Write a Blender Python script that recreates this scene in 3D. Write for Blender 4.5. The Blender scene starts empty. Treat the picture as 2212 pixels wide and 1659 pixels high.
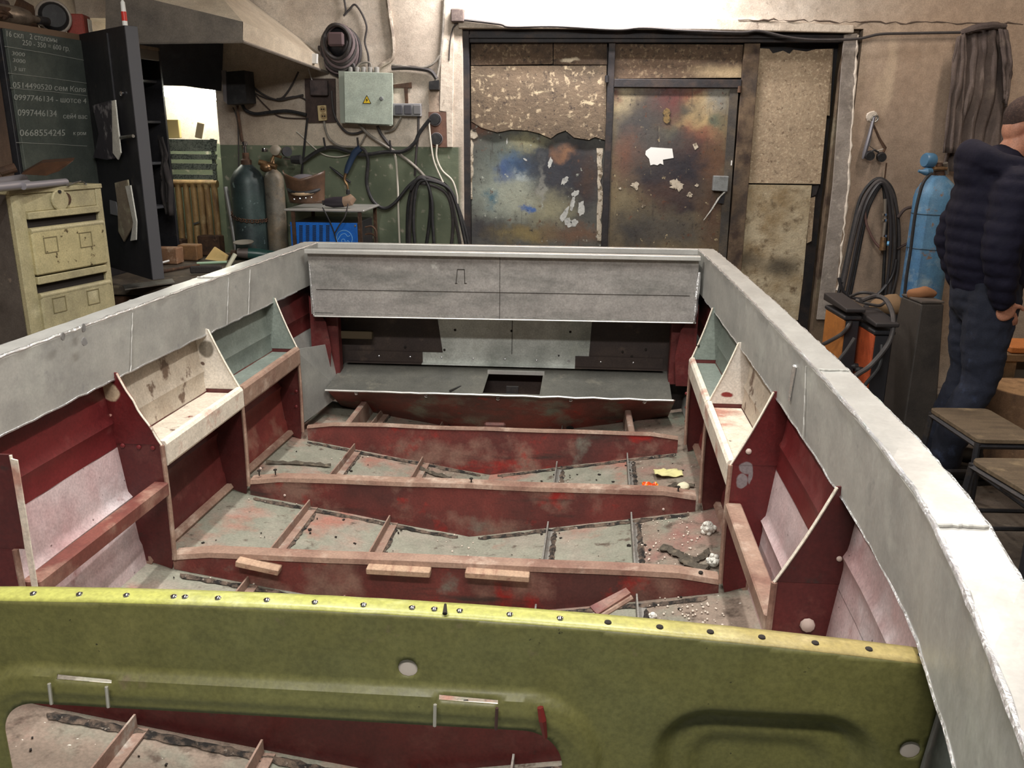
import bpy, bmesh, math, random
from math import sin, cos, pi, radians, sqrt, atan2, hypot
from mathutils import Vector, Matrix, Euler, noise
random.seed(7)
scene = bpy.context.scene
COL = scene.collection

# ------------------------------------------------------------------ camera
IMW, IMH, FPX = 2212.0, 1659.0, 1853.0
PITCH, ROLL, YAW = radians(16.5), radians(0.5), radians(-4.0)
CAM = Vector((0, 0, 1.6))
FW = Vector((sin(YAW)*cos(PITCH), cos(YAW)*cos(PITCH), -sin(PITCH)))
_r0 = Vector((cos(YAW), -sin(YAW), 0)); _u0 = _r0.cross(FW)
RT = _r0*cos(ROLL) + _u0*sin(ROLL); UP = _u0*cos(ROLL) - _r0*sin(ROLL)
cd = bpy.data.cameras.new('camera'); cam = bpy.data.objects.new('camera', cd); COL.objects.link(cam)
cd.sensor_fit = 'HORIZONTAL'; cd.sensor_width = 36.0; cd.lens = 36.0*FPX/IMW
cd.clip_start = 0.02
cam.matrix_world = Matrix(((RT.x, UP.x, -FW.x, CAM.x), (RT.y, UP.y, -FW.y, CAM.y), (RT.z, UP.z, -FW.z, CAM.z), (0, 0, 0, 1)))
scene.camera = cam

# ------------------------------------------------------------------ world, exposure, lamps
wd = bpy.data.worlds.new('world'); scene.world = wd; wd.use_nodes = True
wd.node_tree.nodes['Background'].inputs[0].default_value = (0.75, 0.8, 0.9, 1)
wd.node_tree.nodes['Background'].inputs[1].default_value = 0.05
vs = scene.view_settings
vs.view_transform = 'Standard'; vs.look = 'None'; vs.gamma = 1.0; vs.use_curve_mapping = False
vs.exposure = 0.75

def area(name, loc, size, power, color, aim=None):
    ld = bpy.data.lights.new(name, 'AREA'); ld.shape = 'RECTANGLE'
    ld.size, ld.size_y = size; ld.energy = power; ld.color = color
    o = bpy.data.objects.new(name, ld); COL.objects.link(o); o.location = loc
    d = (Vector(aim) - Vector(loc)) if aim else Vector((0, 0, -1))
    o.rotation_euler = d.to_track_quat('-Z', 'Y').to_euler()
    return o
WARM = (1.0, 0.87, 0.76); COOL = (1.0, 0.99, 0.94)
area('tube_light_over_gate', (0.0, 5.28, 2.72), (1.3, 0.10), 38, (1.0, 0.93, 0.90), (0.0, 5.62, 2.1))
area('tube_light_over_port_side', (-0.80, 1.75, 3.02), (0.05, 1.3), 29, COOL)
area('tube_light_over_starboard_side', (0.26, 1.75, 3.02), (0.05, 1.3), 29, COOL)
area('fill_light_over_bow', (-0.1, -0.3, 3.02), (1.5, 0.14), 38, (1.0, 0.96, 0.92), (-0.2, 1.6, 0.6))  # unseen lamp behind the camera, serves as frontal fill
area('tube_light_on_right', (2.1, 4.2, 3.02), (0.14, 1.0), 13, WARM)

# ------------------------------------------------------------------ pixel -> place, given a known plane of the room
def P(x, y, X=None, Y=None, Z=None):
    d = FW + RT*((x-IMW/2)/FPX) - UP*((y-IMH/2)/FPX)
    if Y is not None: t = (Y-CAM.y)/d.y
    elif Z is not None: t = (Z-CAM.z)/d.z
    else: t = (X-CAM.x)/d.x
    return CAM + d*t

# ------------------------------------------------------------------ materials
def C(r, g, b):
    f = lambda v: (v/255/12.92) if v/255 <= 0.04045 else ((v/255+0.055)/1.055)**2.4
    return (f(r), f(g), f(b), 1)
MATS = {}
def mat(name, base, rough=0.6, metal=0.0, layers=(), blobs=(), bump=None, spec=0.5, emit=None, warp=0.03, rvar=0.0, grain=0.16):
    """layers: (colour, scale or (sx,sy,sz), lo, hi[, detail]); blobs: (centre, radii, colour, softness[, strength])"""
    if name in MATS: return MATS[name]
    m = bpy.data.materials.new(name); m.use_nodes = True; MATS[name] = m
    nt = m.node_tree; N = nt.nodes; L = nt.links
    bs = N['Principled BSDF']
    bs.inputs['Roughness'].default_value = rough; bs.inputs['Metallic'].default_value = metal
    bs.inputs['Specular IOR Level'].default_value = spec
    cur = None
    geo = N.new('ShaderNodeNewGeometry') if (layers or blobs or bump) else None
    def noise_fac(scale, detail=5, seed=0.0, rgh=0.6):
        n = N.new('ShaderNodeTexNoise'); n.inputs['Detail'].default_value = detail; n.inputs['Roughness'].default_value = rgh
        mp = N.new('ShaderNodeMapping'); mp.inputs['Location'].default_value = (seed*3.1, seed*1.7, seed*2.3)
        if isinstance(scale, (tuple, list)):
            mp.inputs['Scale'].default_value = scale; n.inputs['Scale'].default_value = 1.0
        else: n.inputs['Scale'].default_value = scale
        L.new(geo.outputs['Position'], mp.inputs['Vector']); L.new(mp.outputs['Vector'], n.inputs['Vector'])
        return n
    def mixin(fac, col):
        nonlocal cur
        mx = N.new('ShaderNodeMix'); mx.data_type = 'RGBA'
        L.new(fac, mx.inputs[0])
        if cur is None: mx.inputs[6].default_value = base
        else: L.new(cur, mx.inputs[6])
        mx.inputs[7].default_value = col; cur = mx.outputs[2]
    def do_blobs(bl):
        if not bl: return
        wn = noise_fac(9.0, 4, 5.5)
        sub = N.new('ShaderNodeVectorMath'); sub.operation = 'SUBTRACT'; sub.inputs[1].default_value = (.5, .5, .5)
        L.new(wn.outputs['Color'], sub.inputs[0])
        sc = N.new('ShaderNodeVectorMath'); sc.operation = 'SCALE'; sc.inputs['Scale'].default_value = warp*2.2; L.new(sub.outputs[0], sc.inputs[0])
        ad = N.new('ShaderNodeVectorMath'); ad.operation = 'ADD'; L.new(geo.outputs['Position'], ad.inputs[0]); L.new(sc.outputs[0], ad.inputs[1])
        for b in bl:
            c, r, col, soft = b[:4]; st = b[4] if len(b) > 4 else 1.0
            if not isinstance(r, (tuple, list)): r = (r, r, r)
            mp = N.new('ShaderNodeMapping'); mp.vector_type = 'POINT'
            s = [1.0/max(q, 1e-4) for q in r]
            mp.inputs['Scale'].default_value = s
            mp.inputs['Location'].default_value = (-c[0]*s[0], -c[1]*s[1], -c[2]*s[2])
            L.new(ad.outputs[0], mp.inputs['Vector'])
            ln = N.new('ShaderNodeVectorMath'); ln.operation = 'LENGTH'; L.new(mp.outputs[0], ln.inputs[0])
            mr = N.new('ShaderNodeMapRange'); mr.interpolation_type = 'SMOOTHSTEP'
            mr.inputs[1].default_value = 1+soft; mr.inputs[2].default_value = max(0, 1-soft); mr.inputs[3].default_value = 0; mr.inputs[4].default_value = st
            L.new(ln.outputs['Value'], mr.inputs[0]); mixin(mr.outputs[0], col)
    pre = [b for b in blobs if len(b) > 5]; post = [b for b in blobs if len(b) <= 5]
    do_blobs(pre)
    for i, l in enumerate(layers):
        n = noise_fac(l[1], l[4] if len(l) > 4 else 6, i+1.3)
        mr = N.new('ShaderNodeMapRange'); mr.inputs[1].default_value = l[2]; mr.inputs[2].default_value = l[3]
        L.new(n.outputs['Fac'], mr.inputs[0]); mixin(mr.outputs[0], l[0])
    do_blobs(post)
    if cur is None: bs.inputs['Base Color'].default_value = base
    else:
        if grain:
            for sc_, a_, lo_, hi_ in ((170.0, 2, 1-grain, 1+grain*.75), (21.0, 4, 1-grain*.8, 1+grain*.5)):
                gn = noise_fac(sc_, a_, 2.7+sc_); mr = N.new('ShaderNodeMapRange')
                mr.inputs[1].default_value = .32; mr.inputs[2].default_value = .68; mr.inputs[3].default_value = lo_; mr.inputs[4].default_value = hi_
                L.new(gn.outputs['Fac'], mr.inputs[0])
                vm = N.new('ShaderNodeVectorMath'); vm.operation = 'SCALE'; L.new(cur, vm.inputs[0]); L.new(mr.outputs[0], vm.inputs['Scale']); cur = vm.outputs[0]
        L.new(cur, bs.inputs['Base Color'])
    if bump or rvar:
        n = noise_fac(bump[0] if bump else 12.0, 6, 9.0)
        if bump:
            bp = N.new('ShaderNodeBump'); bp.inputs['Strength'].default_value = bump[1]; bp.inputs['Distance'].default_value = bump[2] if len(bump) > 2 else 0.01
            L.new(n.outputs['Fac'], bp.inputs['Height']); L.new(bp.outputs[0], bs.inputs['Normal'])
        if rvar:
            mr = N.new('ShaderNodeMapRange'); mr.inputs[1].default_value = .3; mr.inputs[2].default_value = .7
            mr.inputs[3].default_value = max(0.02, rough-rvar); mr.inputs[4].default_value = min(1, rough+rvar)
            L.new(n.outputs['Fac'], mr.inputs[0]); L.new(mr.outputs[0], bs.inputs['Roughness'])
    if emit:
        bs.inputs['Emission Color'].default_value = emit[0]; bs.inputs['Emission Strength'].default_value = emit[1]
    return m

# ------------------------------------------------------------------ mesh building
def crom(pts, k=6, closed=False):
    pts = [Vector(p) for p in pts]; n = len(pts); out = []
    if n < 3: return pts
    rng = n if closed else n-1
    for i in range(rng):
        if closed: p0, p1, p2, p3 = pts[(i-1) % n], pts[i], pts[(i+1) % n], pts[(i+2) % n]
        else: p0, p1, p2, p3 = pts[max(i-1, 0)], pts[i], pts[i+1], pts[min(i+2, n-1)]
        for j in range(k):
            t = j/k
            out.append(0.5*((2*p1) + (p2-p0)*t + (2*p0-5*p1+4*p2-p3)*t*t + (3*p1-p0-3*p2+p3)*t**3))
    if not closed: out.append(pts[-1])
    return out

class MB:
    def __init__(self): self.bm = bmesh.new()
    def box(self, c, s, rot=None, bev=0.0, seg=1):
        R = Matrix.Identity(3) if rot is None else (rot if isinstance(rot, Matrix) else Euler(rot).to_matrix())
        M4 = Matrix.Translation(Vector(c)) @ R.to_4x4() @ Matrix.Diagonal((s[0], s[1], s[2], 1))
        r = bmesh.ops.create_cube(self.bm, size=1.0, matrix=M4)
        if bev > 0:
            es = list({e for v in r['verts'] for e in v.link_edges})
            bmesh.ops.bevel(self.bm, geom=es, offset=bev, segments=seg, affect='EDGES', profile=0.6)
        return self
    def prism(self, pts, vec):
        vec = Vector(vec); a = [self.bm.verts.new(Vector(p)) for p in pts]; b = [self.bm.verts.new(Vector(p)+vec) for p in pts]
        n = len(pts); self.bm.faces.new(a); self.bm.faces.new(b[::-1])
        for i in range(n): self.bm.faces.new((a[i], b[i], b[(i+1) % n], a[(i+1) % n]))
        return self
    def xz(self, poly, y0, y1): return self.prism([(x, y0, z) for x, z in poly], (0, y1-y0, 0))
    def tube(self, pts, r, n=8, closed=False, smooth=0, cap=True):
        pts = [Vector(p) for p in pts]
        if smooth: 
            m0 = len(pts)
            pts2 = crom(pts, smooth, closed)
            if isinstance(r, (list, tuple)):
                r = [r[min(i//smooth, m0-1)] + (r[min(i//smooth+1, m0-1)]-r[min(i//smooth, m0-1)])*((i % smooth)/smooth) for i in range(len(pts2))]
            pts = pts2
        m = len(pts); rr = r if isinstance(r, (list, tuple)) else [r]*m
        rings = []; prev = None
        for i, p in enumerate(pts):
            if closed: t = pts[(i+1) % m]-pts[(i-1) % m]
            else: t = pts[min(i+1, m-1)]-pts[max(i-1, 0)]
            t = t.normalized() if t.length > 1e-9 else Vector((0, 0, 1))
            if prev is None:
                a = Vector((0, 0, 1)) if abs(t.z) < 0.9 else Vector((1, 0, 0))
                u = t.cross(a).normalized()
            else:
                u = prev - t*prev.dot(t)
                u = u.normalized() if u.length > 1e-6 else t.orthogonal().normalized()
            prev = u; v = t.cross(u)
            rings.append([self.bm.verts.new(p + (u*cos(2*pi*k/n) + v*sin(2*pi*k/n))*rr[i]) for k in range(n)])
        for i in range(m if closed else m-1):
            a, b = rings[i], rings[(i+1) % m]
            for k in range(n): self.bm.faces.new((a[k], a[(k+1) % n], b[(k+1) % n], b[k]))
        if cap and not closed:
            self.bm.faces.new(rings[0][::-1]); self.bm.faces.new(rings[-1])
        return self
    def lathe(self, prof, base, axis=(0, 0, 1), n=24):
        ax = Vector(axis).normalized(); u = ax.orthogonal().normalized(); v = ax.cross(u); base = Vector(base); rings = []
        for r, h in prof:
            rings.append([self.bm.verts.new(base + ax*h + (u*cos(2*pi*k/n)+v*sin(2*pi*k/n))*max(r, 1e-4)) for k in range(n)])
        for i in range(len(rings)-1):
            for k in range(n): self.bm.faces.new((rings[i][k], rings[i][(k+1) % n], rings[i+1][(k+1) % n], rings[i+1][k]))
        self.bm.faces.new(rings[0][::-1]); self.bm.faces.new(rings[-1])
        return self
    def cyl(self, a, b, r, n=16):
        a = Vector(a); b = Vector(b); return self.lathe([(r, 0), (r, (b-a).length)], a, b-a, n)
    def ball(self, c, r, seg=12, rot=None):
        if not isinstance(r, (tuple, list)): r = (r, r, r)
        R = Matrix.Identity(3) if rot is None else Euler(rot).to_matrix()
        bmesh.ops.create_uvsphere(self.bm, u_segments=seg, v_segments=max(6, seg*2//3), radius=1.0,
            matrix=Matrix.Translation(Vector(c)) @ R.to_4x4() @ Matrix.Diagonal((r[0], r[1], r[2], 1)))
        return self
    def grid(self, fn, nu, nv, closed_u=False):
        vs_ = [[self.bm.verts.new(fn(i/nu, j/nv)) for j in range(nv+1)] for i in range(nu if closed_u else nu+1)]
        for i in range(nu):
            for j in range(nv):
                a = vs_[i]; b = vs_[(i+1) % len(vs_)]
                self.bm.faces.new((a[j], b[j], b[j+1], a[j+1]))
        return self
    def ring(self, c, R, r, axis=(0, -1, 0), n=24, k=8):
        ax = Vector(axis).normalized(); u = ax.orthogonal().normalized(); v = ax.cross(u); c = Vector(c)
        return self.tube([c+(u*cos(2*pi*i/n)+v*sin(2*pi*i/n))*R for i in range(n)], r, k, closed=True)
    def jitter(self, amp, scale=8.0, seed=0.0):
        for v in self.bm.verts:
            v.co += noise.noise_vector(v.co*scale + Vector((seed, seed*2, -seed)))*amp
        return self

WL = {}
def finish(o, label=None, cat=None, group=None, kind=None):
    if label: o['label'] = label
    if cat: o['category'] = cat
    if group: o['group'] = group
    if kind: o['kind'] = kind
    return o
def thing(name, loc, label, cat, group=None, kind=None):
    o = bpy.data.objects.new(name, None); COL.objects.link(o); o.location = loc; o.empty_display_size = 0.05
    WL[o.name] = Vector(loc)
    return finish(o, label, cat, group, kind)
def place(o, wl, parent):
    WL[o.name] = Vector(wl)
    if parent is not None:
        o.parent = parent; o.location = Vector(wl)-WL[parent.name]
    else: o.location = wl
def ob(name, mb, m, parent=None, label=None, cat=None, group=None, kind=None, smooth=False, solid=0.0, bevel=0.0, subdiv=0):
    bm = mb.bm
    bmesh.ops.recalc_face_normals(bm, faces=bm.faces)
    xs = [v.co for v in bm.verts]
    lo = Vector((min(v.x for v in xs), min(v.y for v in xs), min(v.z for v in xs))); hi = Vector((max(v.x for v in xs), max(v.y for v in xs), max(v.z for v in xs)))
    c = (lo+hi)/2
    if parent is None: c.z = lo.z
    bmesh.ops.translate(bm, verts=bm.verts, vec=-c)
    me = bpy.data.meshes.new(name); bm.to_mesh(me); bm.free()
    me.materials.append(m)
    if smooth: me.polygons.foreach_set('use_smooth', [True]*len(me.polygons))
    o = bpy.data.objects.new(name, me); COL.objects.link(o); place(o, c, parent)
    if solid:
        md = o.modifiers.new('solid', 'SOLIDIFY'); md.thickness = solid; md.offset = 0
    if bevel:
        md = o.modifiers.new('bevel', 'BEVEL'); md.width = bevel; md.segments = 2; md.limit_method = 'ANGLE'
    if subdiv:
        md = o.modifiers.new('sub', 'SUBSURF'); md.levels = subdiv; md.render_levels = subdiv
    if smooth and not subdiv:
        try: me.set_sharp_from_angle(angle=radians(40))
        except Exception: pass
    return finish(o, label, cat, group, kind)
def inst(name, src, wl, parent=None, rot=None, label=None, cat=None, group=None):
    o = src.copy(); o.name = name; COL.objects.link(o); place(o, wl, parent)
    for k in ('label', 'category', 'group'):
        if k in o: del o[k]
    if rot is not None: o.rotation_euler = rot
    return finish(o, label, cat, group)
def textmesh(name, body, size, wl, rot, m, parent, shear=0.0, extrude=0.0004, align='LEFT'):
    cu = bpy.data.curves.new(name, 'FONT'); cu.body = body; cu.size = size; cu.shear = shear; cu.extrude = extrude; cu.align_x = align
    cu.resolution_u = 2
    t = bpy.data.objects.new(name+'_tmp', cu); COL.objects.link(t)
    dg = bpy.context.evaluated_depsgraph_get(); me = bpy.data.meshes.new_from_object(t.evaluated_get(dg))
    bpy.data.objects.remove(t); bpy.data.curves.remove(cu)
    me.name = name; me.materials.clear(); me.materials.append(m)
    o = bpy.data.objects.new(name, me); COL.objects.link(o); place(o, wl, parent); o.rotation_euler = rot
    return o

# ------------------------------------------------------------------ common materials
M_alu = mat('brushed_aluminium', C(176, 174, 168), 0.5, 0.3, grain=.07, layers=[(C(152, 151, 147), (5, 5, 9), .38, .72), (C(190, 190, 182), 11, .52, .8), (C(142, 142, 140), 26, .64, .76)], bump=(60, .04), rvar=.08)
M_alu_hi = mat('ground_aluminium', C(198, 196, 191), 0.34, 0.5, grain=.05, layers=[(C(180, 178, 174), 6, .4, .75)], bump=(14, .06), rvar=.06)
M_weld = mat('weld_bead', C(225, 226, 228), 0.22, 0.9, bump=(160, .8, .004))
M_black = mat('black_rubber', C(34, 34, 36), 0.6, layers=[(C(60, 58, 58), 30, .5, .8)])
M_dark = mat('dark_steel', C(48, 48, 52), 0.5, .4, [(C(78, 70, 62), 12, .5, .75)], bump=(30, .1))
M_steel = mat('bare_steel', C(150, 148, 142), 0.4, .8, [(C(110, 100, 88), 15, .5, .75)])
M_rust = mat('rusty_steel', C(92, 66, 48), 0.8, .2, [(C(52, 40, 34), 14, .4, .7), (C(130, 100, 76), 40, .6, .75)], bump=(50, .3))
M_brown = mat('brown_board', C(74, 58, 52), 0.75, layers=[(C(50, 40, 38), 20, .4, .7)], bump=(40, .1))
M_wood = mat('old_wood', C(150, 122, 90), 0.8, layers=[(C(100, 78, 56), (4, 40, 4), .4, .7), (C(60, 48, 40), 9, .55, .8)], bump=(60, .15))
M_paper = mat('paper', C(222, 220, 210), 0.9, layers=[(C(190, 186, 172), 10, .5, .8)])
M_white = mat('white_plastic', C(232, 232, 228), 0.4)
M_bronze = mat('bronze', C(150, 118, 84), 0.4, .7, [(C(90, 72, 54), 30, .4, .7)])
M_chrome = mat('chrome', C(215, 215, 220), 0.12, 1.0)
M_cable_l = mat('grey_cable', C(150, 144, 134), 0.6, layers=[(C(110, 104, 96), 25, .4, .7)])
M_cable_w = mat('white_cable', C(205, 200, 186), 0.55)
M_cable_d = mat('dark_cable', C(62, 58, 58), 0.6, layers=[(C(84, 78, 74), 20, .5, .8)])
# ================================================================== the room
WY, GY = 5.6, 5.70            # wall plane, gate plane
XL, XR, YB, ZC = -3.15, 4.2, -3.2, 3.15
def g(x, y): return P(x, y, Y=GY)
def w(x, y, d=0.0): return P(x, y, Y=WY-d)
M_floor = mat('dirty_concrete', C(112, 100, 88), 0.85, layers=[(C(70, 62, 56), 3, .35, .7), (C(140, 128, 112), 9, .55, .75), (C(40, 36, 34), 30, .6, .72)], bump=(25, .2))
M_ceil = mat('ceiling_plaster', C(190, 180, 168), 0.9, layers=[(C(150, 140, 128), 3, .4, .8)])
M_plain = mat('grimy_plaster', C(176, 162, 146), 0.9, layers=[(C(140, 124, 108), 2.2, .4, .75), (C(196, 184, 168), 7, .55, .8)], bump=(20, .12))
# plaster of the back wall: painted green dado to the left of the gate, bare brown plaster to the right
def wall_mat():
    m = mat('back_wall_plaster', C(206, 194, 178), 0.88, layers=[(C(178, 164, 150), 2.3, .42, .7), (C(222, 212, 198), 5, .55, .75), (C(128, 112, 100), (9, 9, 22), .66, .76), (C(150, 136, 122), 34, .6, .8)], bump=(18, .25),
        blobs=[((P(1990, 300, Y=WY).x+.25, WY, 1.35), (1.0, .5, 1.25), C(166, 140, 116), .35, .75), ((P(1900, 420, Y=WY).x, WY, 1.1), (.35, .5, .7), C(126, 110, 96), .6, .6),
               ((P(1925, 150, Y=WY).x, WY, P(1925, 150, Y=WY).z), (.03, .5, .22), C(196, 176, 152), .5, .8), ((P(1905, 200, Y=WY).x, WY, P(1905, 200, Y=WY).z), (.05, .5, .09), C(190, 170, 146), .7, .7), ((P(560, 240, Y=WY).x, WY, 1.62), (.22, .5, .3), C(150, 130, 110), .8, .7), ((P(690, 290, Y=WY).x, WY, 1.55), (.4, .5, .12), C(226, 212, 190), .6, .5)])
    nt = m.node_tree; N = nt.nodes; L = nt.links; bs = N['Principled BSDF']
    src = bs.inputs['Base Color'].links[0].from_socket
    geo = [n for n in N if n.bl_idname == 'ShaderNodeNewGeometry'][0]
    sp = N.new('ShaderNodeSeparateXYZ'); L.new(geo.outputs['Position'], sp.inputs[0])
    nz = N.new('ShaderNodeTexNoise'); nz.inputs['Scale'].default_value = 20; L.new(geo.outputs['Position'], nz.inputs['Vector'])
    def mr(sock, a, b, c=0., d=1.):
        q = N.new('ShaderNodeMapRange'); q.inputs[1].default_value = a; q.inputs[2].default_value = b; q.inputs[3].default_value = c; q.inputs[4].default_value = d; L.new(sock, q.inputs[0]); return q.outputs[0]
    def mul(a, b):
        q = N.new('ShaderNodeMath'); q.operation = 'MULTIPLY'; L.new(a, q.inputs[0]); L.new(b, q.inputs[1]); return q.outputs[0]
    fz = mr(sp.outputs['Z'], 1.494, 1.490); fx = mr(sp.outputs['X'], -.72, -.75)
    fn = mr(nz.outputs['Fac'], .78, .62, 0.35, 1)
    n2 = N.new('ShaderNodeTexNoise'); n2.inputs['Scale'].default_value = 5; n2.inputs['Detail'].default_value = 6; L.new(geo.outputs['Position'], n2.inputs['Vector'])
    gm = N.new('ShaderNodeMix'); gm.data_type = 'RGBA'; L.new(mr(n2.outputs['Fac'], .35, .7), gm.inputs[0]); gm.inputs[6].default_value = C(92, 102, 84); gm.inputs[7].default_value = C(116, 124, 102)
    mx = N.new('ShaderNodeMix'); mx.data_type = 'RGBA'; L.new(mul(mul(fz, fx), fn), mx.inputs[0]); L.new(src, mx.inputs[6]); L.new(gm.outputs[2], mx.inputs[7])
    L.new(mx.outputs[2], bs.inputs['Base Color'])
    return m
M_wall = wall_mat()
ob('floor', MB().box(((XL+XR)/2, 1.3, -.05), (XR-XL+.4, 9.6, .1)), M_floor, kind='structure')
ob('ceiling', MB().box(((XL+XR)/2, 1.3, ZC+.05), (XR-XL+.4, 9.6, .1)), M_ceil, kind='structure')
ob('wall_left', MB().box((XL-.05, 1.3, ZC/2), (.1, 9.4, ZC)), M_plain, kind='structure')
ob('wall_right', MB().box((XR+.05, 1.3, ZC/2), (.1, 9.4, ZC)), M_plain, kind='structure')
ob('wall_front', MB().box(((XL+XR)/2, YB-.05, ZC/2), (XR-XL, .1, ZC)), M_plain, kind='structure')
# back wall with the gate opening and the window recess
gx0, gx1, gz1 = w(1000, 300).x, w(1838, 300).x, w(1400, 62).z
rx0, rx1, rz0, rz1 = XL+.02, P(474, 300, Y=WY).x, .70, 2.25
mb = MB()
def slab(x0, x1, z0, z1, y0=WY, y1=6.2): mb.box(((x0+x1)/2, (y0+y1)/2, (z0+z1)/2), (x1-x0, y1-y0, z1-z0))
slab(XL, rx0, 0, ZC); slab(rx0, rx1, 0, rz0); slab(rx0, rx1, rz1, ZC); slab(rx1, gx0, 0, ZC); slab(gx0, gx1, gz1, ZC); slab(gx1, XR, 0, ZC)
slab(rx0, rx1, rz0, rz1, 5.98, 6.2)
slab(gx0, gx1, 0, gz1, 5.80, 6.2)
ob('wall_back', mb, M_wall, kind='structure')
# long plaster lintel that stands a little proud over the gate
lint = [w(990, 60, .03), w(1500, 64, .03), w(1845, 71, .03), w(1845, 54, .03), w(1500, 37, .03), w(990, 26, .03)]
M_lint = mat('lintel_plaster', C(212, 200, 184), .88, layers=[(C(170, 154, 138), 6, .5, .75), (C(120, 104, 92), 26, .62, .75)], bump=(30, .3))
ob('trim_1', MB().prism([tuple(p) for p in lint], (0, .04, 0)), M_lint, kind='structure', bevel=.006)

# ------------------------------------------------------------------ gate (door_1)
gate = thing('door_1', (P(1400, 400, Y=GY).x, GY, 0), None, None, kind='structure')
M_gsteel = mat('gate_dark_steel', C(46, 44, 46), 0.55, .3, [(C(76, 62, 54), 9, .45, .75), (C(30, 30, 36), 3, .5, .7)], bump=(30, .15))
def strip(name, pts, m, d0=0.0, d1=.03, **k):      # a plate on the gate plane, outline in pixels
    return ob(name, MB().prism([tuple(P(x, y, Y=GY-d0)) for x, y in pts], (0, -d1, 0)), m, gate, **k)
def down(p, q): return (p, q)
zf = 0.0
def low(x, y, z=0.02):         # carry an upright edge on down to the floor
    p = g(x, y); return (p.x, p.z)
def gp(x, y): p = g(x, y); return (p.x, p.z)
def xzpart(name, poly, m, y0, y1, parent, **k): return ob(name, MB().xz(poly, y0, y1), m, parent, **k)
z0 = .03
L0, L1 = gp(1001, 95)[0]-.005, gp(1017, 300)[0]
R0, R1 = gp(1793, 300)[0], gp(1817, 300)[0]+.02
T0, T1 = g(1400, 95).z, gz1
xzpart('gate_post', [(L0, z0), (L1, z0), (L1, T1), (L0, T1)], M_gsteel, GY-.06, GY+.05, gate, bevel=.004)
M_postr = mat('gate_rusty_post', C(108, 92, 74), .75, .2, [(C(66, 50, 40), 9, .45, .7), (C(140, 134, 112), 5, .55, .75)], bump=(30, .2))
xzpart('gate_post', [(R0, z0), (R1, z0), (R1, T1), (R0, T1)], M_postr, GY-.06, GY+.05, gate, bevel=.004)
xzpart('gate_header', [(L1, T0), (R0, T0+.005), (R0, T1), (L1, T1)], M_gsteel, GY-.055, GY+.05, gate, bevel=.004)
xzpart('header_rib', [(L1, T1-.05), (R0, T1-.05), (R0, T1-.03), (L1, T1-.03)], M_gsteel, GY-.075, GY-.05, gate)
mu0, mu1 = gp(1303, 400)[0], gp(1317, 400)[0]
xzpart('mullion', [(mu0, z0), (mu1, z0), (mu1, T0), (mu0, T0)], M_gsteel, GY-.05, GY+.03, gate, bevel=.003)
M_muR = mat('gate_mullion_worn', C(112, 94, 74), .7, .2, [(C(60, 46, 38), 8, .42, .65), (C(52, 46, 44), 3, .5, .7)], bump=(30, .2))
nu0, nu1 = gp(1589, 300)[0], gp(1622, 300)[0]
xzpart('mullion', [(nu0, z0), (nu1, z0), (nu1, T0), (nu0, T0)], M_muR, GY-.05, GY+.03, gate, bevel=.003)
tb = g(1450, 172).z; tt = g(1450, 190).z
xzpart('door_lintel_bar', [(mu1, tt), (nu0, tt), (nu0, tb), (mu1, tb)], M_gsteel, GY-.055, GY+.03, gate, bevel=.003)
ob('gate_backing', MB().box(((L0+R1)/2, GY+.06, T1/2+.015), (R1-L0, .02, T1-.03)), M_gsteel, gate)
# insulation boards
M_bA = mat('stained_chipboard', C(112, 96, 78), .9, layers=[(C(88, 76, 62), 4, .38, .66), (C(166, 150, 124), 30, .57, .66), (C(66, 56, 48), 38, .58, .68), (C(186, 172, 142), (6, 6, 14), .60, .68)], bump=(60, .35))
M_bB = mat('top_chipboard', C(98, 80, 64), .9, layers=[(C(140, 122, 98), 50, .54, .66), (C(64, 54, 46), 40, .56, .68), (C(74, 62, 52), 5, .45, .7)], bump=(70, .3),
    blobs=[((g(1590, 158).x, GY, g(1590, 158).z), (.22, .2, .04), C(206, 184, 146), .7, .8), ((g(1230, 130).x, GY, g(1230, 130).z), (.05, .2, .012), C(214, 202, 176), .5, .9)])
M_bC = mat('pale_fibreboard', C(164, 146, 122), .9, layers=[(C(138, 120, 98), 3, .42, .7), (C(184, 168, 142), 60, .52, .66), (C(112, 94, 76), 42, .58, .7), (C(110, 94, 78), 5, .6, .76)], bump=(60, .25))
M_bD = mat('mouldy_fibreboard', C(176, 164, 138), .9, layers=[(C(138, 120, 90), 5, .42, .66), (C(100, 84, 62), 16, .54, .7), (C(74, 66, 54), 7, .64, .74)], bump=(60, .3),
    blobs=[((g(1685, 575).x, GY, g(1685, 575).z), (.11, .2, .06), C(60, 56, 48), .7, .8), ((g(1610, 560).x, GY, g(1610, 560).z), (.09, .2, .05), C(66, 60, 52), .7, .7)])
def jag(a, b, n, amp):
    out = []
    for i in range(n+1):
        t = i/n; out.append((a[0]+(b[0]-a[0])*t + random.uniform(-amp, amp)*.5*(0 < i < n), a[1]+(b[1]-a[1])*t + random.uniform(-amp, amp)*(0 < i < n)))
    return out
strip('chipboard_panel', [(1018, 95), (1194, 94), (1194, 139), (1018, 141)], M_bB, .01, .012)
strip('chipboard_panel', [(1196, 94), (1311, 94), (1311, 140), (1196, 140)], M_bB, .01, .012)
strip('chipboard_panel', [(1018, 143)]+[(1310, 142), (1308, 303)] + [(1285, 296), (1272, 302), (1240, 297), (1222, 282), (1205, 288), (1190, 299), (1165, 288), (1140, 282), (1105, 280), (1075, 286), (1040, 276), (1019, 262)], M_bA, .012, .02)
strip('chipboard_panel', [(1319, 95), (1604, 97), (1600, 168), (1319, 170)], M_bB, .01, .014)
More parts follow.
